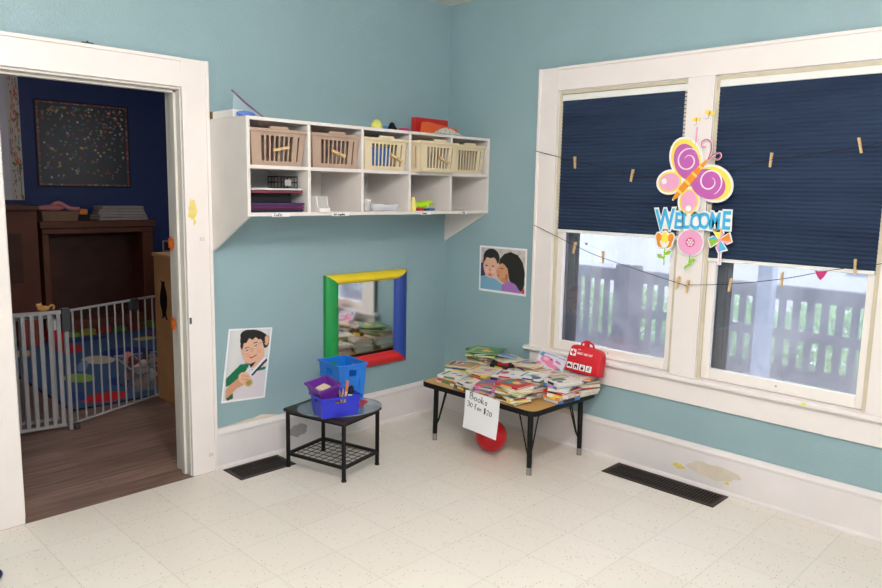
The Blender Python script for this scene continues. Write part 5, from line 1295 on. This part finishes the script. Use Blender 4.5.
# bulletin board
bb = empty('bulletin_board', (-.72, 4.995, 1.575), label='black bulletin board covered with small coloured dots on the navy wall', cat='bulletin board')
rr = random.Random(11)
pal = [(200, 70, 60), (230, 190, 90), (90, 150, 90), (200, 120, 60), (150, 80, 140), (90, 110, 170), (220, 200, 190)]
dots = []
for _ in range(230):
    v = rr.random() ** 1.5; dots.append(('e', rr.choice(pal), .06 + .88 * rr.random(), .06 + .84 * v, .009 + .006 * rr.random(), .009 + .006 * rr.random(), 0))
for i in range(46):
    for (u, v) in ((.02 + .96 * i / 45, .982), (.02, .02 + .96 * i / 45), (.98, .02 + .96 * i / 45), (.02 + .96 * i / 45, .018)): dots.append(('e', rr.choice([(200, 50, 70), (210, 60, 60), (200, 160, 150), (120, 60, 60)]), u, v, .008, .008, 0))
painted(shapes_fn((14, 13, 16), dots), .98, .91, 150, 140, TL(-.49, -.0062, 0)).build('printed_sheet', paint_mat('printed_paper', .3), bb)
MB().box((-.50, -.005, -.01), (.50, 0, .92)).build('backing_board', M['blackp'], bb)
# objects on the mantel
b = MB(); b.frus([(-.17, -.1, 0), (.17, -.1, 0), (.17, .1, 0), (-.17, .1, 0)], [(-.18, -.11, .10), (.18, -.11, .10), (.18, .11, .10), (-.18, .11, .10)]); simple('cardboard_box', b, mat('brown_card', (134, 104, 82), rough=.8), 'low brown cardboard box on the dark mantel', 'box', loc=(-1.18, 4.57, 1.2155))
b = MB(); b.ball((-.06, 0, .03), (.14, .09, .035), 16); b.tube(sag([(-.05, 0, .04), (.02, -.02, .085), (.12, -.04, .03), (.22, -.06, .02)], 4), .022, 10); simple('pink_fabric_bundle', b, mat('dusty_pink_cloth', (206, 132, 138), rough=.9, bump=.5), 'pink fabric bundle on the brown box on the mantel', 'fabric', loc=(-1.19, 4.57, 1.3155), smooth='all')
b = MB(); b.box((-.045, -.05, 0), (.045, .05, .06)); simple('orange_cup', b, mat('orange_plastic_toy', (236, 140, 50), var=0), 'small orange toy beside the pink bundle on the mantel', 'toy', loc=(-.93, 4.57, 1.2755), bevel=.012)
b = MB(); b.box((-.055, -.06, 0), (.055, .06, .0595)); simple('dark_box', b, M['blackp'], 'small dark box under the orange toy on the mantel', 'box', loc=(-.93, 4.57, 1.2155))
rt = empty('paper_roll_stack', (-.54, 4.55, 1.2155), R(-3), label='stack of large folded grey paper sheets on the mantel', cat='paper')
rr = random.Random(2)
for k in range(5):
    b = MB(); T = Matrix.Rotation(R(rr.uniform(-5, 5)), 4, 'Z'); b.box((-.27 + .01 * k, -.12, k * .031), (.27 - .012 * k, .16, k * .031 + .029), 0, T); b.build('paper_sheet', mat('grey_kraft_paper', (176, 164, 160), rough=.8, var=.1), rt, bevel=.008)
# rug
rug_shapes = []
def rugfn(u, v):
    return rb3(u, v)
RW, RL = 1.95, 2.62
def W2R(x, y): return (x + 2.08) / RW, 1 - (y - 1.655) / RL
def rs(c, x, y, rx, ry, a=0): u, v = W2R(x, y); return ('e', c, u, v, rx / RW, ry / RL, a)
rshapes = [rs((30, 56, 130), -1.05, 3.15, .30, .42), rs((206, 196, 170), -1.36, 3.10, .17, .24), rs((190, 40, 50), -1.40, 3.75, .16, .30, 20), rs((150, 190, 90), -1.72, 2.55, .14, .22), rs((214, 34, 40), -1.78, 1.85, .22, .17), rs((206, 190, 160), -1.80, 3.80, .14, .2), rs((214, 196, 90), -.65, 3.76, .14, .12), rs((44, 80, 150), -1.95, 2.0, .12, .2, 30), rs((34, 62, 140), -1.45, 2.2, .2, .25), rs((36, 60, 130), -1.2, 4.1, .4, .12), rs((120, 150, 190), -1.55, 2.95, .05, .3, 30), rs((160, 60, 80), -.4, 4.0, .2, .1), rs((200, 196, 180), -1.0, 2.0, .2, .2), rs((214, 120, 60), -.3, 2.5, .2, .2)]
rshapes = [('e', q[1], q[2], q[3], q[4] * .78, q[5] * .78, q[6]) for q in rshapes]
rb_f = shapes_fn((62, 94, 140), rshapes)
def rb3(u, v):
    if u < .008 or u > .992 or v < .008 or v > .992: return (30, 34, 56)
    return rb_f(u, v)
rg = painted(rb3, RW, RL, 160, 200, Matrix.Identity(4)); 
c0 = len(rg.v); rg.box((0, 0, -.007), (RW, RL, -.001)); rg.col += [lin((30, 34, 56))] * 8
o = rg.build('play_rug', paint_mat('woven_rug', .95), loc=(-2.08, 1.655, .008)); tag(o, 'blue children rug with red, cream, green and navy shapes in the playroom', 'rug')
# row of soft toys / blocks at the far side of the rug
row = [((150, 190, 70), 'yellow green'), ((190, 190, 60), 'yellow'), ((206, 60, 60), 'red'), ((110, 160, 70), 'leaf green'), ((196, 70, 60), 'brick red'), ((140, 170, 60), 'olive green'), ((210, 80, 110), 'pink'), ((60, 60, 100), 'dark blue')]
for i, (c, nm) in enumerate(row):
    x = -1.18 + i * .165; b = MB(); b.box((-.075, -.04, 0), (.075, .04, .05 + .012 * (i % 3))); b.ball((0, -.01, .05 + .012 * (i % 3)), (.05, .03, .018), 10)
    simple('toy_block', b, mat('soft_' + nm.replace(' ', '_'), tuple(int(q * .7) for q in c), var=.35, scale=30, rough=.8), '%s soft toy block in the row along the far rug edge' % nm, 'toy block', loc=(x, 4.335, .0), rot=(0, 0, R(4 * ((i % 3) - 1))), group='soft blocks in front of the mantel', bevel=.012)
# red and white tub
b = MB(); tb = empty('toy_tub', (-1.395, 4.10, .0085), label='red and white plastic tub at the far left part of the rug', cat='tub')
MB().box((-.09, -.07, 0), (.09, .07, .14)).build('tub_body', mat('red_tub', (206, 30, 40), var=0), tb, bevel=.01); MB().box((-.075, -.06, .14), (.075, .06, .24)).build('tub_lid', M['whitep'], tb, bevel=.01)
b = MB(); b.box((-.09, -.08, 0), (.09, .08, .26)); simple('storage_cube', b, mat('red_orange_cube', (150, 60, 44), var=.1), 'red orange storage cube left of the red and white tub', 'box', loc=(-1.66, 4.12, .0085), bevel=.01)
# clear toy bin with toys
cbx = empty('clear_toy_bin', (-1.385, 2.02, .0085), R(-8), label='clear plastic bin full of toys standing on the rug by the gate', cat='bin')
bm_ = mat('clear_bin_plastic', (214, 220, 230), rough=.2, var=0, alpha=.18)
b = MB(); W_, D_, H_ = .17, .24, .20
b.box((-W_, -D_, 0), (W_, D_, .004)); b.box((-W_, -D_, .004), (W_, -D_ + .004, H_)); b.box((-W_, D_ - .004, .004), (W_, D_, H_)); b.box((-W_, -D_, .004), (-W_ + .004, D_, H_)); b.box((W_ - .004, -D_, .004), (W_, D_, H_)); b.build('bin_walls', bm_, cbx)
b = MB()
for (a, c) in (((-W_ - .012, -D_ - .012), (W_ + .012, -D_)), ((-W_ - .012, D_), (W_ + .012, D_ + .012)), ((-W_ - .012, -D_), (-W_, D_)), ((W_, -D_), (W_ + .012, D_))): b.box((a[0], a[1], H_ - .008), (c[0], c[1], H_ + .004))
b.build('bin_rim', mat('frosted_rim', (170, 176, 188), rough=.3, var=0, alpha=.7), cbx)
rr = random.Random(8)
toyc = [((190, 150, 120), 'tan'), ((206, 60, 60), 'red'), ((70, 110, 110), 'teal'), ((226, 220, 214), 'white'), ((200, 110, 90), 'coral'), ((96, 70, 60), 'brown'), ((226, 190, 190), 'pale pink'), ((210, 44, 50), 'scarlet'), ((100, 60, 50), 'dark brown'), ((150, 140, 140), 'grey'), ((230, 150, 150), 'rose'), ((60, 60, 70), 'charcoal')]
k = 0
for zl in (0, 1):
    for j in range(3):
        for i in range(2):
            c, nm = toyc[k]; k += 1; b = MB(); b.ball((0, 0, .045), (.062, .062, .045), 12); b.ball((.02, -.02, .095), (.03, .03, .028), 10)
            x = -.075 + .15 * i; y = -.15 + .15 * j
            c8, s8 = math.cos(R(-8)), math.sin(R(-8))
            simple('soft_toy', b, mat('toyfill_' + nm.replace(' ', '_'), c, rough=.8), '%s soft toy in the clear bin, %s layer' % (nm, 'upper' if zl else 'lower'), 'soft toy', loc=(-1.385 + x * c8 - y * s8, 2.02 + x * s8 + y * c8, .0135 + zl * .115), smooth='all', group='soft toys in the clear bin', rot=(0, 0, rr.uniform(0, 6)))
# framed thing and blue tub above the plywood cabinet
fr = empty('small_chalkboard', (-1.33, 1.585, 1.1105), R(-40), label='small grey frame with a dark centre standing on the plywood cabinet', cat='chalkboard')
MB().box((-.07, -.006, 0), (.07, .006, .085)).build('frame', mat('frame_grey', (130, 130, 136), var=0), fr); MB().box((-.058, -.0075, .010), (.058, -.006, .075)).build('dark_panel', M['blackp'], fr)
tcab = empty('toy_cupboard', (.20, 2.60, 0), label='dark blue toy cupboard standing behind the plywood cabinet', cat='cupboard')
MB().box((-.3, -.3, 0), (.3, .3, 1.16)).build('cupboard_body', mat('dark_blue_cupboard', (24, 40, 84), var=.05), tcab, bevel=.004)
b = MB(); b.box((-.12, -.1, 0), (.12, .1, .06)); simple('blue_tray', b, mat('teal_blue_tray', (50, 120, 160), var=0), 'teal blue tray on the dark blue toy cupboard', 'tray', loc=(.02, 2.45, 1.1605), bevel=.006)
b = MB(); b.ball((0, 0, .09), (.06, .06, .09), 14); b.ball((0, 0, .2), (.045, .045, .05), 12); simple('toy_figure', b, mat('red_brown_toy', (160, 80, 60), var=.1), 'reddish brown toy figure sitting on the teal blue tray', 'toy', loc=(.02, 2.45, 1.2205), smooth='all')

# ------------------------------------------------------------------ outside: porch
deckm = plank_mat('grey_deck_boards', (150, 158, 176), (166, 172, 188), width=.14, length=4, rough=.7, axis='Y')
mb = MB(); mb.box((WT, -6, .08), (1.9, 2.5, .15)); struct('floor_porch', mb, deckm, loc=(0, 0, 0))
mb = MB(); mb.box((WT, -6, 2.55), (2.0, 2.5, 2.62)); 0 and struct('ceiling_porch', mb, mat('porch_ceiling', (200, 204, 210)), loc=(0, 0, 0))
mb = MB(); mb.box((1.0, -30, -.6), (40, 30, -.5)); struct('floor_ground', mb, mat('pale_ground', (196, 200, 196), rough=.9, var=.15, scale=1.0), loc=(0, 0, 0))
railm = mat('weathered_grey_paint', (84, 82, 98), rough=.7, var=.12, scale=10)
def railing(y0, y1, mid, label, pitch):
    root = empty('porch_railing', (1.6, (y0 + y1) / 2, .15), label=label, cat='railing', group='porch railing sections')
    L = abs(y1 - y0) / 2; o = -.15
    MB().box((-.05, -L, .885 + o), (.05, L, .980 + o)).build('top_rail', railm, root)
    MB().box((-.02, -L, .30 + o), (.02, L, .405 + o)).build('bottom_rail', railm, root)
    if mid: MB().box((-.02, -L, .60 + o), (.02, L, .665 + o)).build('middle_rail', railm, root)
    n = int(2 * L / pitch)
    for i in range(n):
        y = -L + 2 * L * (i + .5) / n; MB().box((-.010, y - .024, .405 + o), (.010, y + .024, .885 + o)).build('baluster', railm, root)
    for s_ in (-1, 1): MB().box((-.045, s_ * L - .04, 0), (.045, s_ * L + .04, .75 + .12)).build('railing_post', railm, root)
railing(1.5, -.52, False, 'grey porch railing section with full height slats, outside the left window', .092)
railing(-.64, -3.3, True, 'grey porch railing section with a middle rail, outside the right window', .093)
b = MB(); b.box((1.43, -1.80, .15), (1.53, -1.70, 2.55)); simple('porch_post', b, mat('pale_blue_white_paint', (196, 206, 226), var=.03), 'pale painted porch post seen through the right window', 'post')
# bushes
leafm = mat('bush_leaves', (150, 200, 116), rough=.7, var=.4, scale=12)
def bush(x, y, z, r, n, label, seed):
    rr = random.Random(seed); b = MB()
    for _ in range(n):
        t = rr.uniform(0, 6.28); ph = rr.uniform(-1, 1); q = math.sqrt(1 - ph * ph); k = rr.uniform(.6, 1)
        p = Vector((math.cos(t) * q * k * r, math.sin(t) * q * k * r, r * .9 + ph * k * r * .9)); s_ = rr.uniform(.03, .07)
        a = Vector((rr.uniform(-1, 1), rr.uniform(-1, 1), rr.uniform(-1, 1))).normalized(); c = a.orthogonal().normalized()
        b.add([p - a * s_, p + c * s_ * .4, p + a * s_, p - c * s_ * .4], [(0, 1, 2, 3)])
    simple('leafy_bush', b, leafm, label, 'bush', loc=(x, y, z), group='bushes beyond the porch')
bush(4.0, -1.45, -.5, .62, 2600, 'leafy green bush beyond the railing, at the right side of the right window', 1)
bush(4.3, -.45, -.5, .55, 2200, 'leafy green bush beyond the railing, at the left side of the right window', 2)
bush(4.2, .75, -.5, .55, 2200, 'leafy green bush beyond the railing, at the right side of the left window', 3)
bush(4.4, 1.95, -.5, .62, 2600, 'leafy green bush beyond the railing, at the left side of the left window', 4)
hs = empty('neighbour_house', (15, 1.5, -.5), label='pale neighbouring house across the yard', cat='house')
MB().box((-2, -6, 0), (2, 5, 1.6)).build('house_wall', mat('pale_siding', (224, 226, 232), var=.02), hs)
MB().prism([(-2.3, 1.6), (2.3, 1.6), (0, 2.6)], -6.3, 5.3, 0, Matrix(((1, 0, 0, 0), (0, 0, 1, 0), (0, 1, 0, 0), (0, 0, 0, 1)))).build('roof', mat('grey_roof', (150, 158, 176), var=.1), hs)
for y in (-4, -1, 2.5): MB().box((-2.03, y - .4, .5), (-2.0, y + .4, 1.3)).build('house_window', mat('dark_window', (110, 124, 150), var=0), hs)

# ------------------------------------------------------------------ lights (daylight, and unseen ceiling lamps added to light the rooms)
def added_ceiling_light(x, y, r, power, label, zc=CEIL):
    root = empty('added_ceiling_light', (x, y, zc - .24), label=label, cat='ceiling light', group='added round ceiling lights')
    MB().lathe([(r * .5, .20), (r * .6, .21), (r * .6, .2395)], 28).build('ceiling_plate', M['whitep'], root, smooth=True)
    MB().lathe([(.010, .09), (.012, .10), (.012, .2)], 10).build('stem', M['steel'], root, smooth=True)
    dm = mat('opal_shade', (255, 248, 238), var=0, rough=.3, emit=((255, 242, 228), 1.2))
    MB().lathe([(r * 1.25, .155), (r * 1.27, .16), (r * 1.25, .165)], 32).build('shade_rim', M['whitep'], root, smooth=True)
    ld = bpy.data.lights.new('lamp', 'POINT'); ld.shadow_soft_size = r; ld.energy = power; ld.color = (1.0, .945, .925)
    lo = bpy.data.objects.new('lamp', ld); COL.objects.link(lo); lo.parent = root; lo.location = (0, 0, -.10)
added_ceiling_light(-2.7, -2.7, .16, 116, 'unseen round ceiling light added in the middle of the room')
added_ceiling_light(-4.2, -4.3, .16, 102, 'unseen round ceiling light added behind the camera')
added_ceiling_light(-1.7, 2.6, .12, 12, 'unseen dim ceiling light added in the playroom')  # weak fill lamp, added to brighten the playroom
w = bpy.data.worlds.new('overcast'); SC.world = w; w.use_nodes = True
nt = w.node_tree; bg = nt.nodes['Background']; bg.inputs[1].default_value = 2.3
tc = nn(nt, 'ShaderNodeTexCoord'); sp = nn(nt, 'ShaderNodeSeparateXYZ'); nt.links.new(tc.outputs['Generated'], sp.inputs[0])
rp = nn(nt, 'ShaderNodeValToRGB'); rp.color_ramp.elements[0].position = 0.45; rp.color_ramp.elements[0].color = (.86, .87, .89, 1); rp.color_ramp.elements[1].position = .8; rp.color_ramp.elements[1].color = (.82, .87, .97, 1)
nt.links.new(sp.outputs[2], rp.inputs[0]); nt.links.new(rp.outputs[0], bg.inputs[0])

# ------------------------------------------------------------------ camera
cam = bpy.data.cameras.new('camera'); cam.sensor_width = 36; cam.lens = 726.65 / 882 * 36; cam.clip_start = .05
co = bpy.data.objects.new('camera', cam); COL.objects.link(co)
Rv = Vector((.70390881, -.71003686, .01897456)); Uv = Vector((.08742208, .11311643, .98972827)); Fv = Vector((.70488989, .69501966, -.14169655))
co.matrix_world = Matrix(((Rv.x, Uv.x, -Fv.x, -3.79765), (Rv.y, Uv.y, -Fv.y, -3.70196), (Rv.z, Uv.z, -Fv.z, 1.61022), (0, 0, 0, 1)))
SC.camera = co
SC.view_settings.view_transform = 'Standard'; SC.view_settings.look = 'None'; SC.view_settings.gamma = 1; SC.view_settings.use_curve_mapping = False
SC.view_settings.exposure = 0.14
